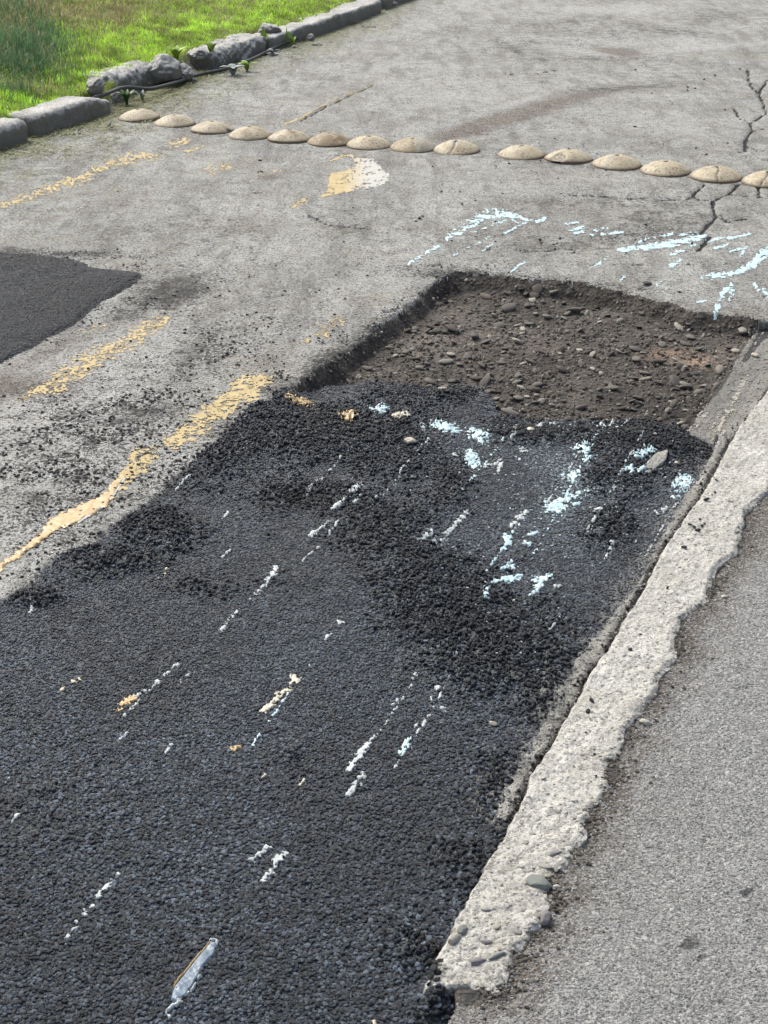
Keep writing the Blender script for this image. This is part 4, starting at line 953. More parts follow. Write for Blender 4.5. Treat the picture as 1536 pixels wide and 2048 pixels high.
# ---------------------------------------------------------------- paint splashes and worn markings (raised skins that follow the ground)
def skin(name, polys, strokes, mat, label, cat, group=None, rag=0.5, worn=0.0, step=2.0, thick=0.0022, mixx=None, seed=0, nf=45, parent=None):
    """polys: [[(px,py)..]]; strokes: [[(px,py,w)..]] in photo pixels; worn: 0 solid .. 1 mostly gone"""
    al = [q for pl in polys for q in pl] + [q[:2] for st in strokes for q in st]
    al = np.array([(a[0], a[1]) for a in al]); wmax = max([q[2] for st in strokes for q in st] + [4])
    x0, y0 = al.min(0) - wmax - 4; x1, y1 = al.max(0) + wmax + 4
    gx = np.arange(x0, x1, step); gy = np.arange(y0, y1, step * 0.8)
    PX, PY = np.meshgrid(gx, gy)
    F = np.full(PX.shape, -99.0)
    for pl in polys: F = np.maximum(F, -sdf(PX, PY, pl))
    for st in strokes:
        for i in range(max(1, len(st) - 1)):
            a = st[i]; b = st[min(i + 1, len(st) - 1)]
            vx, vy = b[0] - a[0], b[1] - a[1]; L2 = vx * vx + vy * vy + 1e-9
            t = np.clip(((PX - a[0]) * vx + (PY - a[1]) * vy) / L2, 0, 1)
            # seen at a slant: a ground disc is flatter than wide
            dx = PX - a[0] - t * vx; dy = (PY - a[1] - t * vy) * 1.35
            F = np.maximum(F, (a[2] + (b[2] - a[2]) * t) / 2 - np.hypot(dx, dy))
    w = P(PX, PY); x, y = w[..., 0], w[..., 1]
    sc = (CP * ((y0 + y1) / 2 - HORIZON) / CAM_H)
    wr = min(wmax, 30)
    F = F + rag * (wr * 0.75 + 1) * fbm(x, y, nf, 4, 200 + seed)
    if worn:
        F = np.minimum(F, (fbm(x * 0.6, y * 0.6, 260, 3, 300 + seed) * 0.9 + fbm(x, y, 50, 3, 310 + seed) * 0.55 - (worn - 0.36) * 0.9) * 14 + np.minimum(F, 6) * 0.35)
    keepv = F
    n, m = F.shape; vid = np.arange(n * m).reshape(n, m)
    q = np.stack([vid[1:, :-1], vid[1:, 1:], vid[:-1, 1:], vid[:-1, :-1]], -1).reshape(-1, 4)
    fc = (F[1:, :-1] + F[1:, 1:] + F[:-1, 1:] + F[:-1, :-1]).ravel() / 4
    q = q[fc > 0]
    if len(q) == 0: return None
    u, inv = np.unique(q, return_inverse=True)
    gq = ground(x.ravel()[u], y.ravel()[u])
    if step > 1.5 and not worn: pass
    Fu = F.ravel()[u]
    zt = gq['z'] + (0.0006 if worn else 0.0) + thick * np.clip((Fu + 1.2) / 4, 0, 1)
    # fill of small hollows: liquid surfaces lie a little proud of the stones
    zt = np.where(gq['cls'] == 1, zt + (0.0024 + 0.004 * gq['loose']) * np.clip((Fu + 1) / 3, 0, 1), zt + 0.0007)
    vx_ = np.stack([x.ravel()[u], y.ravel()[u], zt], -1)
    att = {}
    if mixx: att['mixc'] = np.clip((PX.ravel()[u] - mixx[0]) / (mixx[1] - mixx[0]), 0, 1)
    o = mesh_obj(name, vx_, inv.reshape(q.shape), M[mat], True, parent, att)
    if label: tag(o, label, cat, group)
    return o
SPLASH = 'paint_splash'; SPCAT = 'paint splash'
_sn = [0]
gC = 'pale blue-white paint on the old road'
def S(mat, strokes, label, worn=0.0, rag=0.5, polys=(), group=None, **k):
    _sn[0] += 1; k.setdefault('nf', 80); k.setdefault('step', 1.6); k.setdefault('thick', 0.0006)
    root = None; th = k.pop('thick')
    if group == gC: strokes = [[(a_, b_, c_ * 1.3 + 1) for a_, b_, c_ in q_] for q_ in strokes]; worn = max(worn, .2); k['nf'] = 110
    todo = [([], [s_]) for s_ in strokes] if not polys else [(list(polys), strokes)]
    for i, (pl, st) in enumerate(todo):
        o = skin(SPLASH if root is None else 'droplet', pl, st, mat, label if root is None else None, SPCAT, group, rag, worn, seed=_sn[0] + 40 * i, parent=root, thick=th + 0.0004 * (i % 4), **k)
        if root is None: root = o
    return root
def Wm(strokes, label, worn=0.45, polys=(), mat='worn_yellow', **k):
    _sn[0] += 1
    if 'mul' not in k: strokes = [[(a_, b_, c_ * 1.5) for a_, b_, c_ in q_] for q_ in strokes]; worn += .08
    k['mul'] = 1
    if not polys and len(strokes) > 1:
        root = Wm(strokes[:1], label, worn, (), mat, **dict(k))
        for q_ in strokes[1:]:
            o = Wm([q_], None, worn, (), mat, **dict(k))
            if o: o.name = 'paint_trace'; o.parent = root; o.pop('group', None)
        return root
    k.setdefault('rag', 0.8); k.setdefault('step', 1.5); k.setdefault('nf', 60); k.setdefault('thick', 0.0003); k.pop('mul')
    return skin('worn_marking', list(polys), strokes, mat, label, 'road marking', 'worn yellow marks on the old road', worn=worn, seed=_sn[0], **k)
# worn yellow on the old road
Wm([[(-60, 435, 14), (0, 412, 16), (80, 385, 16), (160, 358, 20)], [(160, 358, 14), (230, 325, 16), (270, 315, 22), (320, 312, 8)]], 'long worn yellow line running up from the left picture edge toward the studs', 0.42)
Wm([[(345, 290, 12), (368, 285, 14)], [(366, 303, 4), (385, 299, 8), (405, 292, 5)]], 'small worn yellow dab below the second stud', 0.3)
Wm([[(425, 340, 24), (450, 332, 20)], [(400, 340, 6), (470, 325, 5)], [(420, 325, 5), (445, 322, 6)]], 'crumbly yellow dab below the fourth stud', 0.62)
Wm([[(525, 347, 12), (560, 340, 12)], [(555, 325, 5), (575, 322, 6)]], 'faint yellow dab below the fifth stud beside brown dirt', 0.66)
Wm([[(700, 312, 6), (680, 315, 5), (662, 324, 5)]], 'broad yellow fan turning white to the right below the sixth and seventh stud', 0.16, [[(702, 309), (715, 316), (749, 319), (770, 342), (788, 358), (757, 374), (710, 380), (653, 393), (640, 398), (658, 366), (656, 348), (689, 342), (710, 332)]], mixx=(690, 735), rag=0.25)
Wm([[(588, 412, 10), (605, 405, 18)]], 'little pale yellow dab under the yellow fan', 0.45)
Wm([[(565, 251, 4), (600, 236, 5), (625, 222, 4), (660, 206, 3), (690, 193, 2.5), (740, 171, 2.5)]], 'thin pale line rising to the right just beyond the fifth stud', 0.22, rag=0.3)
Wm([[(55, 795, 12), (110, 770, 34), (160, 735, 40), (200, 710, 34), (260, 680, 30), (320, 640, 20)]], 'wide worn yellow band right of the left black patch', 0.48)
Wm([[(160, 663, 12), (205, 650, 10)], [(265, 650, 6), (310, 635, 8)]], 'faint yellow trace on the rim of the left black patch', 0.62)
Wm([[(645, 668, 18), (675, 642, 20)], [(600, 690, 10), (625, 678, 8)]], 'worn yellow dab left of the excavation wall', 0.5)
Wm([[(345, 885, 24), (400, 850, 34), (450, 810, 34), (500, 772, 44), (528, 758, 20)]], 'bold yellow bar beside the upper corner of the fresh asphalt', 0.3)
Wm([[(235, 980, 14), (262, 945, 28), (290, 912, 34)]], 'yellow stretch between the bold bar and the glossy pool', 0.35)
S('yellow', [[(245, 955, 8), (225, 985, 20), (203, 1005, 26), (150, 1030, 38), (110, 1048, 32), (88, 1068, 16), (45, 1102, 12), (0, 1135, 12), (-40, 1160, 8)]], 'glossy ochre yellow paint pool on the old road left of the fresh asphalt', 0, 0.45, thick=0.003)
S('white', [[(250, 958, 4), (222, 998, 5), (195, 1018, 5), (158, 1045, 5)]], 'thin white edge along the glossy ochre pool', 0, 0.3, thick=0.003)
# pale blue-white on the old road
S('cyan', [[(1000, 424, 20), (965, 433, 22), (930, 455, 20), (895, 475, 12)], [(880, 490, 8), (850, 508, 10), (820, 528, 8)], [(985, 470, 4), (900, 515, 3)], [(1010, 440, 6), (950, 465, 5)]], 'scuffed pale streak sloping down left above the excavation corner', 0.5, 0.5, group=gC)
S('cyan', [[(1005, 428, 10), (1035, 430, 8), (1058, 438, 6), (1075, 440, 6), (1090, 432, 7)], [(1020, 430, 8), (1035, 445, 4)], [(1050, 445, 4), (1010, 465, 4)]], 'hooked pale line above the excavation, left of the dashes', 0.12, 0.5, group=gC)
S('cyan', [[(1130, 442, 4), (1155, 440, 6)], [(1140, 455, 6), (1172, 447, 5)], [(1150, 462, 5), (1165, 458, 5)], [(1190, 455, 5), (1215, 450, 5)], [(1205, 462, 5), (1245, 458, 4)], [(1170, 467, 4), (1185, 464, 4)]], 'cluster of short pale dashes between hooked line and big splash', 0.1, 0.5, group=gC)
S('cyan', [[(1234, 497, 6), (1260, 493, 14), (1300, 490, 16), (1340, 484, 16), (1375, 478, 14), (1408, 470, 10)], [(1310, 470, 6), (1345, 462, 5)], [(1280, 478, 5), (1300, 470, 4)], [(1360, 465, 5), (1395, 462, 4)]], 'largest pale blue splash on the old road, scattered with black crumbs', 0.12, 0.7, group=gC)
S('cyan', [[(1415, 482, 5), (1450, 474, 5)], [(1455, 478, 6), (1500, 470, 5)], [(1345, 508, 8), (1365, 502, 6)], [(1370, 495, 5), (1390, 490, 5)], [(1430, 497, 5), (1455, 490, 5)], [(1460, 505, 4), (1490, 498, 4)], [(1480, 515, 5), (1493, 497, 4)]], 'broken pale dashes right of the largest splash', 0.1, 0.6, group=gC)
S('cyan', [[(1404, 556, 5), (1425, 553, 11), (1450, 552, 11), (1480, 545, 10), (1500, 535, 14), (1515, 522, 16), (1530, 508, 18), (1548, 495, 14)]], 'long pale blue tongue reaching in from the right picture edge', 0.0, 0.5, group=gC)
S('cyan', [[(1462, 572, 8), (1445, 588, 10), (1440, 600, 5)], [(1465, 582, 8), (1458, 600, 4)], [(1436, 612, 10), (1430, 626, 6)]], 'ragged pale drips below the tongue at the excavation rim', 0.1, 0.7, group=gC)
S('cyan', [[(1508, 570, 6), (1516, 582, 6)], [(1528, 583, 8), (1536, 600, 6)]], 'two pale drips below the tongue near the right picture edge', 0.1, 0.6, group=gC)
S('cyan', [[(1343, 533, 8), (1362, 522, 5)]], 'small lone pale dab under the largest splash', 0.1, 0.6, group=gC)
S('cyan', [[(1215, 512, 10), (1195, 530, 8)], [(1180, 560, 4), (1165, 564, 4)]], 'scuffed faint pale patch left under the largest splash', 0.58, 0.6, group=gC)
S('cyan', [[(1250, 552, 4), (1240, 562, 4)], [(1322, 562, 4), (1312, 572, 4)], [(1395, 605, 4), (1412, 603, 3)]], 'scattered tiny pale drips just beyond the excavation rim', 0.1, 0.6, group=gC)
S('cyan', [[(1048, 524, 4), (1020, 543, 4)], [(985, 488, 3), (965, 500, 3)]], 'thin pale scratch above the far excavation wall', 0.2, 0.4, group=gC)
# on the fresh asphalt
gD = 'paint splashes on the fresh asphalt'
D = [('yellow', [[(585, 793, 14), (603, 796, 22), (618, 797, 16)], [(603, 786, 6), (610, 783, 3)]], 'leftmost ochre blotch at the upper corner of the fresh asphalt'),
 ('yellow', [[(686, 838, 8), (697, 838, 18), (708, 842, 10)], [(703, 830, 4), (716, 827, 3)]], 'ochre blotch with white rim right of the leftmost blotch'),
 ('cyan', [[(745, 822, 5), (762, 824, 14), (775, 822, 6)], [(752, 818, 3), (768, 815, 3)]], 'star-shaped pale splash right of the two ochre blotches'),
 ('cream', [[(788, 839, 8), (803, 837, 10), (816, 834, 4)]], 'cream sliver right of the star-shaped pale splash'),
 ('cyan', [[(872, 846, 10), (890, 850, 16), (910, 854, 12)]], 'oblong pale blue splash below the excavation front'),
 ('cyan', [[(938, 857, 8), (953, 866, 20), (972, 868, 8)], [(948, 852, 4), (945, 847, 3)], [(960, 875, 6), (965, 880, 3)]], 'many-pointed pale splash right of the oblong one'),
 ('cyan', [[(940, 900, 10), (944, 912, 18), (950, 926, 12)], [(938, 925, 4), (934, 928, 4)]], 'upright pale splash below the many-pointed one'),
 ('white', [[(906, 908, 5), (915, 914, 8)], [(845, 850, 8), (848, 862, 5)], [(858, 845, 4), (862, 838, 3)]], 'small white flecks left of the upright splash'),
 ('white', [[(998, 918, 8), (983, 924, 6), (970, 930, 4)], [(1003, 922, 5), (997, 938, 6)]], 'white forked fleck right of the upright splash'),
 ('white', [[(1040, 893, 7), (1052, 897, 5)], [(1030, 908, 5), (1040, 912, 4)], [(1062, 917, 3), (1052, 925, 4)], [(1030, 870, 5), (1022, 878, 4)]], 'sprinkle of white flecks in the middle of the splashes'),
 ('white', [[(1088, 834, 4), (1080, 842, 7)], [(1112, 830, 4), (1104, 838, 6)], [(1120, 855, 6), (1128, 853, 4)]], 'pair of white flecks near the excavation front'),
 ('white', [[(1215, 815, 4), (1196, 835, 4)], [(1228, 820, 4), (1218, 835, 4)], [(1210, 830, 3), (1200, 842, 3)], [(1262, 818, 2.5), (1228, 850, 3)]], 'thin white scratches at the excavation front'),
 ('cyan', [[(1150, 893, 14), (1170, 900, 20), (1178, 915, 12)], [(1165, 885, 8), (1185, 895, 6)]], 'scuffed pale patch in the middle right of the fresh asphalt'),
 ('cyan', [[(1133, 944, 6), (1146, 948, 14), (1156, 942, 4)], [(1140, 955, 5), (1148, 958, 4)]], 'compact pale splash above the brightest blue pool'),
 ('cyan', [[(1103, 1022, 8), (1112, 1008, 26), (1118, 1000, 20), (1140, 992, 8), (1158, 982, 5)]], 'brightest pale blue pool on the fresh asphalt'),
 ('cyan', [[(1162, 998, 5), (1150, 1006, 7)], [(1178, 982, 4), (1170, 990, 3)]], 'small pale dab right of the brightest pool'),
 ('cyan', [[(1302, 896, 8), (1290, 903, 14), (1275, 908, 10)], [(1282, 916, 6), (1272, 918, 5)]], 'pale splash above the brown scraped spot'),
 ('cyan', [[(1258, 938, 10), (1264, 942, 8)], [(1288, 936, 6), (1278, 944, 6)], [(1300, 922, 5), (1296, 926, 3)]], 'two pale dabs left of the brown scraped spot'),
 ('cyan', [[(1358, 940, 12), (1366, 952, 26), (1362, 970, 18), (1352, 985, 6)]], 'spiky pale splash beside the scraped strip'),
 ('white', [[(1327, 1014, 8), (1334, 1010, 4)], [(1312, 1018, 4), (1318, 1024, 3)]], 'small white ring beside the scraped strip'),
 ('white', [[(1055, 1018, 5), (1040, 1032, 9), (1022, 1048, 6)]], 'slanting white streak left below the brightest pool'),
 ('cyan', [[(1012, 1066, 7), (1016, 1078, 10), (1010, 1090, 7)]], 'short upright pale mark below the slanting streak'),
 ('cyan', [[(1060, 1065, 6), (1070, 1062, 8), (1078, 1063, 4)], [(1050, 1082, 6), (1060, 1084, 5)]], 'flat pale dabs in the smooth middle of the fresh asphalt'),
 ('cyan', [[(1003, 1135, 5), (1015, 1128, 8), (1028, 1132, 7)], [(1020, 1123, 4), (1024, 1121, 3)]], 'upper pale lump of the hook-shaped splash'),
 ('cyan', [[(1042, 1146, 4), (1022, 1154, 12), (1000, 1158, 7), (982, 1168, 4), (974, 1182, 3), (970, 1202, 9)]], 'hook-shaped pale splash with a drop at the end of its tail'),
 ('cyan', [[(1066, 1155, 5), (1082, 1160, 16), (1098, 1148, 5)], [(1078, 1168, 10), (1060, 1190, 4)]], 'winged pale splash right of the hook-shaped one'),
 ('white', [[(1113, 1167, 6), (1121, 1167, 5)]], 'tiny white fleck right of the winged splash'),
 ('white', [[(1224, 1086, 6), (1220, 1098, 4), (1213, 1112, 5)]], 'thin white fleck near the scraped strip'),
 ('white', [[(1120, 1236, 3), (1112, 1247, 4), (1100, 1262, 3)]], 'thin slanting white scratch in the loose black mix'),
 ('white', [[(1190, 1025, 6), (1205, 1022, 5)], [(1190, 1043, 5), (1180, 1055, 4), (1168, 1070, 4)], [(1230, 975, 5), (1222, 985, 3)]], 'chain of white flecks right below the brightest pool'),
 ('white', [[(932, 1024, 7), (912, 1045, 7), (898, 1058, 7), (884, 1078, 5)]], 'long white streak left of the slanting streak'),
 ('white', [[(862, 1066, 8), (850, 1078, 8), (838, 1086, 5)], [(870, 1085, 5), (873, 1087, 4)]], 'short cream-white streak left of the long one'),
 ('white', [[(722, 974, 6), (708, 988, 8), (700, 990, 6)], [(688, 1005, 6), (672, 1015, 7), (662, 1022, 5)], [(655, 1042, 4), (640, 1056, 7), (622, 1066, 7)]], 'upper dashes of the long dotted white line'),
 ('white', [[(722, 998, 5), (708, 1012, 4)], [(676, 1045, 3), (655, 1070, 4)], [(638, 1090, 4), (620, 1105, 3)], [(612, 1112, 3), (604, 1120, 4)]], 'second row of dashes beside the dotted white line'),
 ('white', [[(551, 1132, 7), (546, 1148, 7), (530, 1165, 5), (515, 1182, 5), (500, 1196, 3)], [(478, 1215, 4), (465, 1228, 5), (455, 1240, 6), (442, 1254, 4)]], 'lower end of the long dotted white line'),
 ('white', [[(384, 951, 4), (366, 963, 3), (352, 975, 3)]], 'thin white scratch at the left edge of the fresh asphalt'),
 ('white', [[(456, 1018, 3), (442, 1036, 3)], [(460, 1098, 3), (445, 1110, 4)]], 'two faint white ticks in the upper left of the fresh asphalt'),
 ('cream', [[(320, 1150, 7), (335, 1145, 6)], [(330, 1135, 4), (345, 1133, 3)]], 'faded cream mark in the upper left of the fresh asphalt'),
 ('white', [[(66, 1210, 5), (60, 1218, 4)]], 'tiny white dab near the left edge of the fresh asphalt'),
 ('cream', [[(145, 1352, 6), (157, 1348, 6)], [(126, 1368, 7), (131, 1364, 4)]], 'pair of cream dabs left of the orange streak'),
 ('yellow', [[(236, 1404, 8), (252, 1390, 11), (268, 1384, 9)]], 'orange streak with white tip on the left of the fresh asphalt'),
 ('white', [[(268, 1382, 6), (285, 1374, 6), (300, 1364, 5)], [(313, 1350, 6), (318, 1354, 4)]], 'white tip of the orange streak'),
 ('white', [[(350, 1323, 7), (358, 1320, 5)], [(330, 1338, 6), (338, 1336, 4)], [(372, 1340, 6), (360, 1352, 5)]], 'three pale dabs beyond the tip of the orange streak'),
 ('cream', [[(588, 1344, 12), (590, 1350, 9), (580, 1356, 4)]], 'round cream dab above the cream streak in the middle'),
 ('cream', [[(576, 1368, 9), (558, 1374, 9), (548, 1388, 10), (535, 1402, 9), (526, 1409, 7)]], 'short cream streak in the middle of the fresh asphalt'),
 ('white', [[(676, 1238, 5), (686, 1238, 5)], [(662, 1262, 5), (652, 1272, 6)]], 'two white ticks right of the dotted line end'),
 ('white', [[(252, 1453, 4), (242, 1464, 6)]], 'small white tick below the orange streak'),
 ('white', [[(344, 1476, 6), (332, 1490, 6)]], 'white tick halfway between orange streak and cream streak'),
 ('yellow', [[(462, 1482, 7), (476, 1478, 7)]], 'small orange dab below the cream streak'),
 ('white', [[(430, 1516, 4), (425, 1523, 3)]], 'tiniest white tick left of centre in the lower half'),
 ('cream', [[(530, 1533, 4), (521, 1543, 4)]], 'tiny cream tick below the small orange dab'),
 ('cream', [[(607, 1545, 5), (599, 1555, 4)]], 'tiny cream tick near the centre of the lower half'),
 ('white', [[(750, 1456, 6), (742, 1466, 5)], [(738, 1474, 6), (726, 1488, 9), (714, 1502, 11), (700, 1524, 7)]], 'upper of two pale stacked streaks right of centre'),
 ('white', [[(727, 1534, 7), (718, 1545, 8), (708, 1560, 9), (697, 1571, 6)]], 'lower of two pale stacked streaks right of centre'),
 ('cyan', [[(821, 1462, 4), (812, 1474, 8), (803, 1490, 9)], [(815, 1478, 6), (818, 1484, 4)]], 'wing-like white fleck right of the stacked streaks'),
 ('white', [[(880, 1358, 3), (875, 1366, 6)], [(862, 1380, 4), (860, 1388, 6)], [(884, 1406, 7), (892, 1408, 4)]], 'scattered white flecks above the wing-like fleck'),
 ('white', [[(830, 1342, 5), (820, 1352, 5)], [(795, 1388, 4), (786, 1398, 5)], [(838, 1430, 5), (832, 1440, 3)], [(912, 1312, 4), (905, 1320, 4)]], 'second scatter of white flecks left of the first'),
 ('white', [[(236, 1731, 7), (224, 1745, 7), (205, 1765, 9), (195, 1776, 9)]], 'upper half of the long chalky streak lower left'),
 ('white', [[(192, 1782, 8), (178, 1796, 7), (160, 1818, 7), (140, 1845, 9), (122, 1868, 10)]], 'lower half of the long chalky streak lower left'),
 ('white', [[(535, 1681, 8), (520, 1692, 7), (503, 1705, 8)]], 'left of two short parallel streaks below the middle'),
 ('white', [[(570, 1691, 8), (552, 1708, 10), (540, 1725, 9), (522, 1745, 7)]], 'right of two short parallel streaks below the middle'),
 ('white', [[(44, 1610, 5), (34, 1618, 6), (24, 1628, 5)]], 'short chalky streak at the lower left picture edge'),
 ('white', [[(18, 1540, 5), (10, 1550, 4)]], 'faint white tick at the left picture edge'),
 ('white', [[(672, 1730, 7), (668, 1742, 6)]], 'dusty pinkish smudge right of the parallel streaks'),
 ('cream', [[(748, 2030, 9), (744, 2034, 5)]], 'cream spot near the bottom edge beside the kerb end')]
wornset = {'scuffed pale patch in the middle right of the fresh asphalt': .5, 'faded cream mark in the upper left of the fresh asphalt': .5, 'spiky pale splash beside the scraped strip': .3, 'dusty pinkish smudge right of the parallel streaks': .6, 'upper half of the long chalky streak lower left': .35, 'lower half of the long chalky streak lower left': .55, 'three pale dabs beyond the tip of the orange streak': .5, 'faint white tick at the left picture edge': .5, 'sprinkle of white flecks in the middle of the splashes': .3}
for mat, st, lab in D:
    st = [[(a_, b_, c_ * 1.4) for a_, b_, c_ in q_] for q_ in st]
    S(mat, st, lab, wornset.get(lab, (0.15 if mat in ('white', 'cream') else 0.08) if max(p_[2] for q_ in st for p_ in q_) < 12 else 0.0), 1.1, group=gD, step=1.3, nf=150, thick=0.0012)
# long wheel-dragged streaks along the lane
DRAG = [[(1215, 830), (1120, 1010), (1060, 1120)], [(1180, 870), (1095, 1000)], [(1290, 860), (1235, 960), (1200, 1030)], [(1010, 870), (960, 935), (925, 985)], [(900, 1350), (860, 1415), (815, 1480), (790, 1520)], [(840, 1335), (780, 1420), (735, 1480)], [(1060, 1010), (1000, 1100), (960, 1165)], [(860, 880), (800, 950), (740, 1020)], [(350, 1320), (290, 1375), (240, 1425)], [(620, 1320), (580, 1370), (540, 1425), (505, 1475)], [(700, 900), (660, 940), (610, 990)], [(1380, 960), (1330, 1040), (1290, 1110)]]
for i_, d_ in enumerate(DRAG):
    o = skin('paint_streak', [], [[(a_, b_, 4.6) for a_, b_ in d_]], 'white' if i_ % 3 else 'cyan', 'faint broken paint streak ' + ['from the excavation front down to the middle', 'short one beside the brightest pool', 'just left of the brown scraped spot', 'right of the many-pointed splash', 'ending at the wing-like fleck', 'above the two stacked streaks', 'toward the hook-shaped splash', 'below the oval cream stone', 'running through the orange streak', 'running through the cream streak', 'in the upper left among the loose mix', 'hugging the scraped strip'][i_], 'paint streak', 'faint streaks along the lane', 1.2, 0.4, 1.3, 0.0006, None, 970 + i_, 120)
# milky pool with ochre rim
pool = S('blue', [], 'long narrow milky blue pool with an ochre rim at the lower left', 0, 0.25, polys=[[(418, 1868), (437, 1870), (430, 1890), (405, 1920), (385, 1955), (372, 1975), (352, 1990), (340, 1985), (345, 1962), (362, 1940), (390, 1905), (408, 1880)]], group=None, thick=0.002)
skin('rim', [], [[(418, 1872, 6), (405, 1888, 5), (388, 1908, 5), (370, 1930, 6), (356, 1945, 5), (346, 1962, 5)]], 'yellow', 'ochre rim along the left side of the pool', None, None, 0.5, 0, 1.7, 0.005, None, 901, 70, pool)
skin('rim', [], [[(420, 1866, 6), (432, 1868, 7), (434, 1876, 6)], [(428, 1898, 3), (412, 1918, 3), (396, 1942, 3), (384, 1965, 4), (362, 1982, 7), (345, 1995, 12), (330, 2008, 12), (340, 2020, 5)]], 'white', 'chalky pale rim and tail of the pool', None, None, 0.8, 0.15, 1.7, 0.004, None, 902, 70, pool)

# faint paint dust specks
xs, ys, gr, g = px_pts(14000, 780, 1400, 800, 1350, lambda q: (q['cls'] == 1) * blobs(q['px'], q['py'], [(1130, 950, 130, 140, .5, 50), (960, 900, 120, 60, .3), (1040, 1150, 120, 120, .1), (1300, 930, 90, 60, .25)]), 111)
M['fleck'] = m_rock('paint_fleck', [(0.3, 0.4, 0.42), (0.5, 0.58, 0.6), (0.62, 0.64, 0.6)], 0.5, 0.4, 60)
tag(lay('paint_flecks', xs, ys, gr, g, M['fleck'], 0.0009, 0.0036, 0.45, -0.6, 1, False, 3.0), 'tiny pale paint flecks dusted over the fresh asphalt')

# ---------------------------------------------------------------- crumbs and stones one can pick out on road, studs and kerb
gE = 'loose black asphalt crumbs'
CR = [(839, 437, 10), (845, 432, 7), (832, 443, 5), (1080, 480, 10), (1082, 487, 7), (1120, 476, 8), (1148, 505, 7), (1110, 497, 7), (1384, 486, 8), (1392, 297, 6), (1412, 310, 8), (1455, 287, 6), (1018, 329, 8), (883, 383, 5), (920, 384, 5), (951, 401, 6), (924, 408, 4), (1050, 552, 6), (672, 550, 5), (632, 587, 6), (565, 592, 6), (690, 600, 4), (735, 552, 5), (549, 620, 5), (490, 663, 6), (562, 670, 5), (403, 702, 8), (455, 708, 9), (460, 675, 6), (430, 680, 6), (405, 667, 6), (520, 322, 7), (523, 345, 5), (517, 345, 4), (1271, 141, 5), (1375, 175, 6), (1390, 178, 5), (1408, 160, 5), (1430, 152, 5), (1480, 139, 5), (1375, 182, 4), (1270, 255, 6), (1110, 277, 4), (1450, 220, 5)]
where = ['on the pale old road', 'near the excavation rim', 'below the row of studs']
for i, (qx, qy, wd) in enumerate(CR):
    p = P(qx, qy); s = CP * (qy - HORIZON) / CAM_H; r = max(wd, 6) / s / 2
    z = ground(np.array([p[0]]), np.array([p[1]]))['z'][0]
    wh = None; o = put(CRU[i % 8], 'asphalt_crumb', p[0], p[1], z + r * 0.45, r, None, 0.75)
    wh = 'by the crack at the right edge beyond the studs' if qy < 230 else 'just beyond the right half of the stud row' if qy < 312 and qx > 1000 else 'in the little cluster above the pale scuffed streak' if 825 < qx < 850 else 'beside the brown dirt left of the yellow fan' if qx < 560 and qy < 350 else 'between the stud row and the pale scuffed streak' if qy < 420 else 'among the pale dashes beyond the excavation' if qx > 1000 else 'on the speckled road left of the excavation wall'
    tag(o, 'small loose black asphalt crumb ' + wh, 'asphalt crumb', 'black crumbs ' + wh)
KC = [(1183, 1400, 14), (1176, 1424, 12), (1262, 1301, 8), (1413, 1003, 11), (1388, 1055, 10), (1396, 1062, 11), (1404, 1052, 8), (1380, 1050, 9), (1409, 1048, 6), (1370, 1100, 10), (1365, 1098, 7), (1335, 1178, 7), (1280, 1268, 5), (1277, 1314, 5), (1172, 1464, 6), (1192, 1551, 7), (1400, 1040, 6), (1258, 1300, 6), (1430, 985, 9), (1433, 962, 8), (870, 1925, 16), (868, 1940, 20), (862, 1955, 16), (876, 1945, 16), (858, 1970, 12), (880, 1920, 12), (874, 1958, 13), (1331, 1202, 5), (1283, 1269, 5)]
for i, (qx, qy, wd) in enumerate(KC):
    X_, Y_, Z_, D_ = kerb_top(qx, qy); s = CP * (qy - HORIZON) / (CAM_H - KZ); r = wd / s / 2
    o = put(CRU[(i * 3) % 8], 'asphalt_crumb', X_, Y_, Z_ + r * 0.5, r, None, 0.8)
    lab = {0: 'biggest black crumb sitting on the middle of the pale kerb', 1: 'second black crumb just below the biggest on the kerb middle'}.get(i)
    if not lab: lab = 'black crumb in the clump on the near broken end of the kerb' if qy > 1900 else 'small black crumb in the cluster at the road-side rim of the pale kerb' if qy < 1120 else 'lone small black crumb on the middle stretch of the pale kerb'
    tag(o, lab, 'asphalt crumb', 'black crumbs on the near kerb end' if qy > 1900 else 'black crumbs at the kerb rim' if qy < 1120 else 'black crumbs on the middle of the pale kerb')
for i, (qx, qy, wd, lab) in enumerate([(820, 893, 24, 'oval cream stone on the fresh asphalt below the cream sliver'), (1355, 913, 12, 'white round stone beside the brown scraped spot'), (1062, 858, 15, 'cream stone near the excavation front'), (1030, 857, 8, None), (1289, 1462, 22, 'flat pale pebble on the pavement beside the kerb'), (1447, 1207, 12, 'grey pebble in the dust right of the kerb'), (1183, 1625, 14, 'pale pebble at the kerb foot on the pavement side'), (1112, 1793, 14, 'brownish pebble beside the kerb on the pavement'), (987, 1438, 16, 'flat grey flake stuck in the fresh asphalt'), (1512, 690, 16, 'ochre stone at the top of the scraped strip'), (1310, 868, 8, None), (800, 958, 6, None), (824, 956, 8, None)]):
    p = P(qx, qy); s = CP * (qy - HORIZON) / CAM_H; r = wd / s / 2
    q = ground(np.array([p[0]]), np.array([p[1]]))
    v, f = rock(3, (1, .7, .5), 700 + i, 10, 0.02); 
    o = mesh_obj('pebble', v * r, f, M['cream' if i < 4 or i == 9 else 'aggregate'], True)
    o.location = (p[0], p[1], q['z'][0] + r * 0.3 + (0.004 if q['cls'][0] == 1 else 0)); o.rotation_euler = (0.1, 0.1, random.uniform(-.5, .5))
    tag(o, lab or 'little cream stone pressed into the fresh asphalt', 'pebble', 'pale stones lying about' if lab else 'little cream stones in the fresh asphalt')

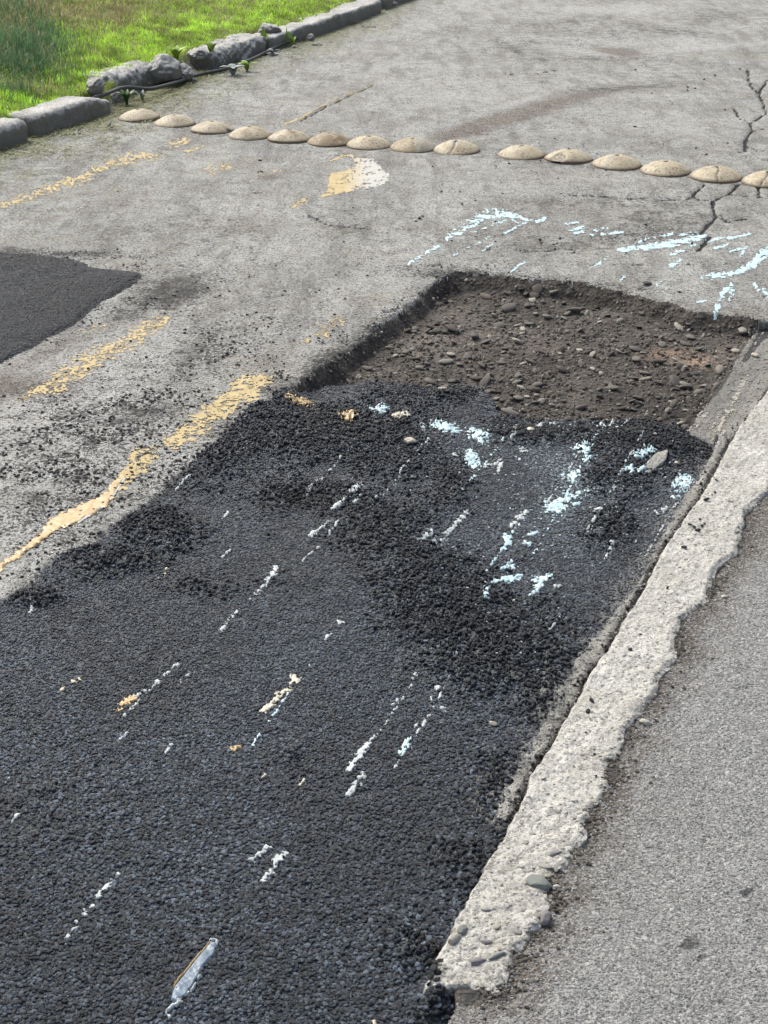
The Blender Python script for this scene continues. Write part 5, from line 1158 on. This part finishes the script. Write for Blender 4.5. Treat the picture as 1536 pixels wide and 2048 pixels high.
# brown scraped spot in the fresh asphalt, and long scraped ridges in the gutter: broken concrete slivers
def slab(px0, py0, px1, py1, wd, h_, seed, label, mat='strip'):
    A = P(px0, py0, 0); B = P(px1, py1, 0); c = (A + B) / 2; L = np.linalg.norm(B - A)
    v, f = rock(4, (L / 2, wd / 2, h_), seed, 18, 0.05, 0, 4)
    o = mesh_obj('concrete_sliver', v, f, M[mat], True, None, {'dark': np.full(len(v), .05)})
    q = ground(np.array([c[0]]), np.array([c[1]]))
    o.location = (c[0], c[1], q['z'][0]); o.rotation_euler = (0, 0, math.atan2(B[1] - A[1], B[0] - A[0]))
    return tag(o, label, 'concrete sliver', 'scraped concrete slivers beside the kerb')
slab(1268, 962, 1335, 892, .045, .007, 1, 'brown scraped concrete sliver showing through the fresh asphalt')
M['scrape'] = m_simple('scraped_pale_concrete', (0.34, 0.315, 0.27), 0.9, 90, 0.4)
for st_, lab_ in [([[(1376, 836, 9), (1400, 800, 12), (1424, 776, 6)], [(1388, 840, 5), (1415, 800, 7)], [(1402, 838, 4), (1428, 795, 5)]], 'short bundle of pale scrape marks at the corner of fresh asphalt and excavation'), ([[(1428, 858, 9), (1452, 815, 13), (1480, 760, 11), (1500, 715, 7)], [(1445, 855, 6), (1470, 800, 8)], [(1418, 850, 5), (1440, 806, 6)]], 'long bundle of pale scrape marks beside the kerb'), ([[(1500, 660, 5), (1520, 632, 6)], [(1512, 665, 4), (1530, 640, 5)]], 'pale scrape marks high at the right picture edge')]:
    ro = None
    for i_, q_ in enumerate(st_):
        o = skin('scrape_mark' if ro is None else 'scrape', [], [q_], 'scrape', lab_ if ro is None else None, 'scrape mark', 'scraped concrete beside the kerb', 0.8, 0.42, 1.5, 0.001, None, 950 + i_, 80, ro)
        if ro is None: ro = o

# ---------------------------------------------------------------- grass, clippings, weeds
def blades(name, x, y, z, n, L, wid, tint, g, lean=0.5, flat=False):
    """two-segment tapered blades"""
    a = g.uniform(0, 6.283, n); dx, dy = np.cos(a), np.sin(a)
    ln = L * g.uniform(0.5, 1.25, n); le = lean * g.uniform(0.2, 1.6, n)
    b = g.uniform(0, 6.283, n); wx, wy = -np.sin(b) * wid / 2, np.cos(b) * wid / 2
    if flat: wx, wy = -dy * wid / 2, dx * wid / 2
    up = np.sqrt(np.maximum(1 - np.clip(le, 0, .97) ** 2, .03)); up = 0 * up + 0.08 if flat else up
    p0 = np.stack([x, y, z], -1)
    p1 = p0 + np.stack([dx * le * .35, dy * le * .35, up * .6], -1) * ln[:, None] if not flat else p0 + np.stack([dx * .5, dy * .5, g.uniform(0.02, .16, n)], -1) * ln[:, None]
    p2 = p0 + np.stack([dx * le, dy * le, up], -1) * ln[:, None] if not flat else p0 + np.stack([dx * .95 - dy * .2 * (le - .3), dy * .95 + dx * .2 * (le - .3), g.uniform(0, .1, n)], -1) * ln[:, None]
    w = np.stack([wx, wy, 0 * wx], -1)
    V = np.stack([p0 - w, p0 + w, p1 + w * .8, p1 - w * .8, p2], 1).reshape(-1, 3)
    i0 = np.arange(n)[:, None] * 5
    F_ = np.concatenate([i0 + np.array([[0, 1, 2]]), i0 + np.array([[0, 2, 3]]), i0 + np.array([[3, 2, 4]])])
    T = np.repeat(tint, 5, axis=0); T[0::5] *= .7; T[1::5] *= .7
    return mesh_obj(name, V, F_, M['blade'], False, None, {'tint': T})
xs, ys, gr, g = px_pts(560000, -160, 900, -60, 330, lambda q: (q['dl'] < -0.13) * np.clip((q['py'] + 430) / 700, .3, 1) * np.clip(0.65 + 0.9 * fbm(q['px'] / 45, q['py'] / 18, 1, 3, 120), 0.12, 1), 120)
if len(xs) > 190000: xs, ys = xs[:190000], ys[:190000]; gr = {k: v[:190000] for k, v in gr.items()}
n = len(xs); px, py = gr['px'], gr['py']
zz = gr['z']
# apparent position of the raised bank
ax, ay = Q(xs, ys, zz)
cut = blobs(ax, ay, [(40, 110, 75, 60, 1), (20, 40, 90, 40, .7)])
dry = np.clip(blobs(ax, ay, [(180, 25, 130, 34, 1), (60, 0, 200, 25, .8), (330, 10, 120, 14, .5), (20, 60, 60, 30, .5), (250, 170, 60, 20, .5), (90, 180, 60, 12, .4)]) + 0.35 * fbm(xs, ys, 6, 3, 121), 0, 1)
r_ = g.uniform(0, 1, (n, 1))
gc = np.array([[0.24, 0.38, 0.04]]) * (1 - r_) + np.array([[0.5, 0.62, 0.12]]) * r_
gc = gc * (0.5 + 1.4 * np.clip(0.55 + 1.1 * fbm(xs, ys, 11, 4, 122), 0, 1.1))[:, None] * np.array([[.92, 1.0, .8]])
dc = np.array([[0.42, 0.36, 0.19]]) * (0.5 + 0.8 * g.uniform(0, 1, (n, 1)))
cc = np.array([[0.1, 0.19, 0.08]]) * (0.7 + 0.9 * g.uniform(0, 1, (n, 1)))
isdry = (g.uniform(0, 1, n) < dry * .95 + .08)[:, None]; iscut = (g.uniform(0, 1, n) < cut)[:, None]
tint = np.where(isdry, dc, np.where(iscut, cc, gc))
L_ = np.where(iscut[:, 0], .09, .04) * (1 + .5 * fbm(xs, ys, 4, 3, 123)) * (1 - .55 * np.exp(-np.clip(-gr['dl'] - .13, 0, 9) / .08))
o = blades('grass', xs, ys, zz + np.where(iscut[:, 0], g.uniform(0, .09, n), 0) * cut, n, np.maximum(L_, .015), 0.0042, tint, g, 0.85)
tag(o, 'bright green mown grass with dry cuttings on the bank behind the kerb', None, None, 'stuff')
# clippings on the road
def clip_d(q):
    return ((q['cls'] == 0) * (q['dl'] > 0) * (0.85 * np.exp(-(q['dl'] / 0.3) ** 1.5) * np.clip(.6 + 1.3 * fbm(q['px'] / 60, q['py'] / 22, 1, 3, 130), 0, 1) * np.interp(q['px'], [0, 120, 250, 620, 800], [.45, .5, 1, .75, .5]) + 0.0006 * (q['py'] < 520) * (q['px'] < 900)))
xs, ys, gr, g = px_pts(420000, -100, 960, -40, 560, clip_d, 131)
n = len(xs); print('clippings', n, xs[:3], ys[:3]); r_ = g.uniform(0, 1, (n, 1))
tint = np.where(g.uniform(0, 1, (n, 1)) < .55, np.array([[.42, .39, .22]]) * (.6 + .6 * r_), np.array([[.2, .25, .08]]) * (.6 + .8 * r_))
o = blades('grass_clippings', xs, ys, gr['z'] + g.uniform(0.001, .008, n), n, 0.05, 0.0036, tint, g, .5, True)
tag(o, 'straw coloured grass clippings scattered on the road beside the kerb', None, None, 'stuff')

def leaf_mesh(L, w, bend, segs=6):
    v = []; f = []
    for i in range(segs + 1):
        t = i / segs; ww = w * math.sin(math.pi * min(1, t * 0.92 + .06)) ** .7
        zz_ = L * t * math.cos(bend * t); yy_ = L * t * math.sin(bend * t)
        v += [(-ww / 2, yy_, zz_), (0, yy_ + ww * .15, zz_), (ww / 2, yy_, zz_)]
        if i:
            b = (i - 1) * 3; f += [(b, b + 1, b + 4, b + 3), (b + 1, b + 2, b + 5, b + 4)]
    return v, f
def weed(px, py, z, leaves, mat, label):
    p = P(px, py, z); root = bpy.data.objects.new('weed', None); COL.objects.link(root); root.location = tuple(p); root.empty_display_size = .02
    tag(root, label, 'weed', 'weeds growing at the old kerb')
    for i, (L, w, az, bend, tilt) in enumerate(leaves):
        v, f = leaf_mesh(L * 1.35, w * 1.35, bend); o = mesh_obj('leaf', v, f, M[mat], True, root)
        o.rotation_euler = (tilt, 0, az)
    return root
weed(529, 99, .01, [(.10, .035, .2, .3, 0), (.08, .028, -.9, .5, .1), (.06, .02, 1.6, .4, .2)], 'leaf', 'left upright yellow-green weed at the foot of the long kerb')
weed(585, 92, .01, [(.075, .03, .9, .4, 0), (.05, .022, -.8, .6, .1), (.045, .018, 2.4, .5, .1)], 'leaf', 'right upright yellow-green weed beside the small pale stone')
weed(574, 84, .03, [(.07, .008, .2, .1, 0)], 'leaf', 'single thin stalk between the two upright weeds')
weed(353, 126, .08, [(.09, .028, a, .9, .2) for a in (0, 1, 2.1, 3.2, 4.3, 5.3)], 'leaf', 'bright leafy tuft above the small lump by the hose')
weed(423, 108, .09, [(.07, .03, a, .8, .1) for a in (.4, 2, 4)], 'leaf', 'small bright leaf tuft on top of the biggest slab left end')
weed(254, 212, .0, [(.075, .016, a, .8, .15) for a in np.arange(0, 6.2, .62)], 'dleaf', 'dark green seedling behind the first stud')
weed(285, 203, .0, [(.055, .014, a, .8, .1) for a in (0, 1.6, 3.1, 4.6)], 'sleaf', 'small greyish seedling right of the dark green one')
weed(494, 142, .0, [(.07, .03, a, 1.3, .3) for a in (.5, 2.5, 4.4)], 'leaf', 'low green leaves on the road below the biggest slab')
weed(466, 150, .0, [(.07, .04, a, 1.4, .4) for a in (.2, 1.8, 3.3, 5)], 'sleaf', 'silvery withered leaves on the road below the biggest slab')
weed(545, 112, .0, [(.05, .02, a, 1.3, .4) for a in (.5, 2.5, 4.4)], 'sleaf', 'pale withered leaves below the left upright weed')
for qx, qy, lab in [(154, 263, 'pale bluish-white leaf scrap in front of the complete kerb block'), (213, 254, 'pale leaf scrap left of the first stud'), (103, 96, 'pale dry leaf scrap on the heap of cut grass')]:
    p = P(qx, qy, .012 if qy > 200 else .45); 
    if qy < 200:
        zc = .2
        for _ in range(6):
            p = P(qx, qy, zc); zc = float(ground(np.array([p[0]]), np.array([p[1]]))['z'][0]) + .05
    v, f = leaf_mesh(.04, .03, .5); o = mesh_obj('leaf_scrap', v, f, M['white' if qy > 200 else 'sleaf'], True)
    o.location = tuple(p); o.rotation_euler = (1.35, 0, 1.1); tag(o, lab, 'leaf', 'pale leaf scraps')
print('verts', sum(len(o.data.polygons) for o in bpy.data.objects if o.type == 'MESH'))
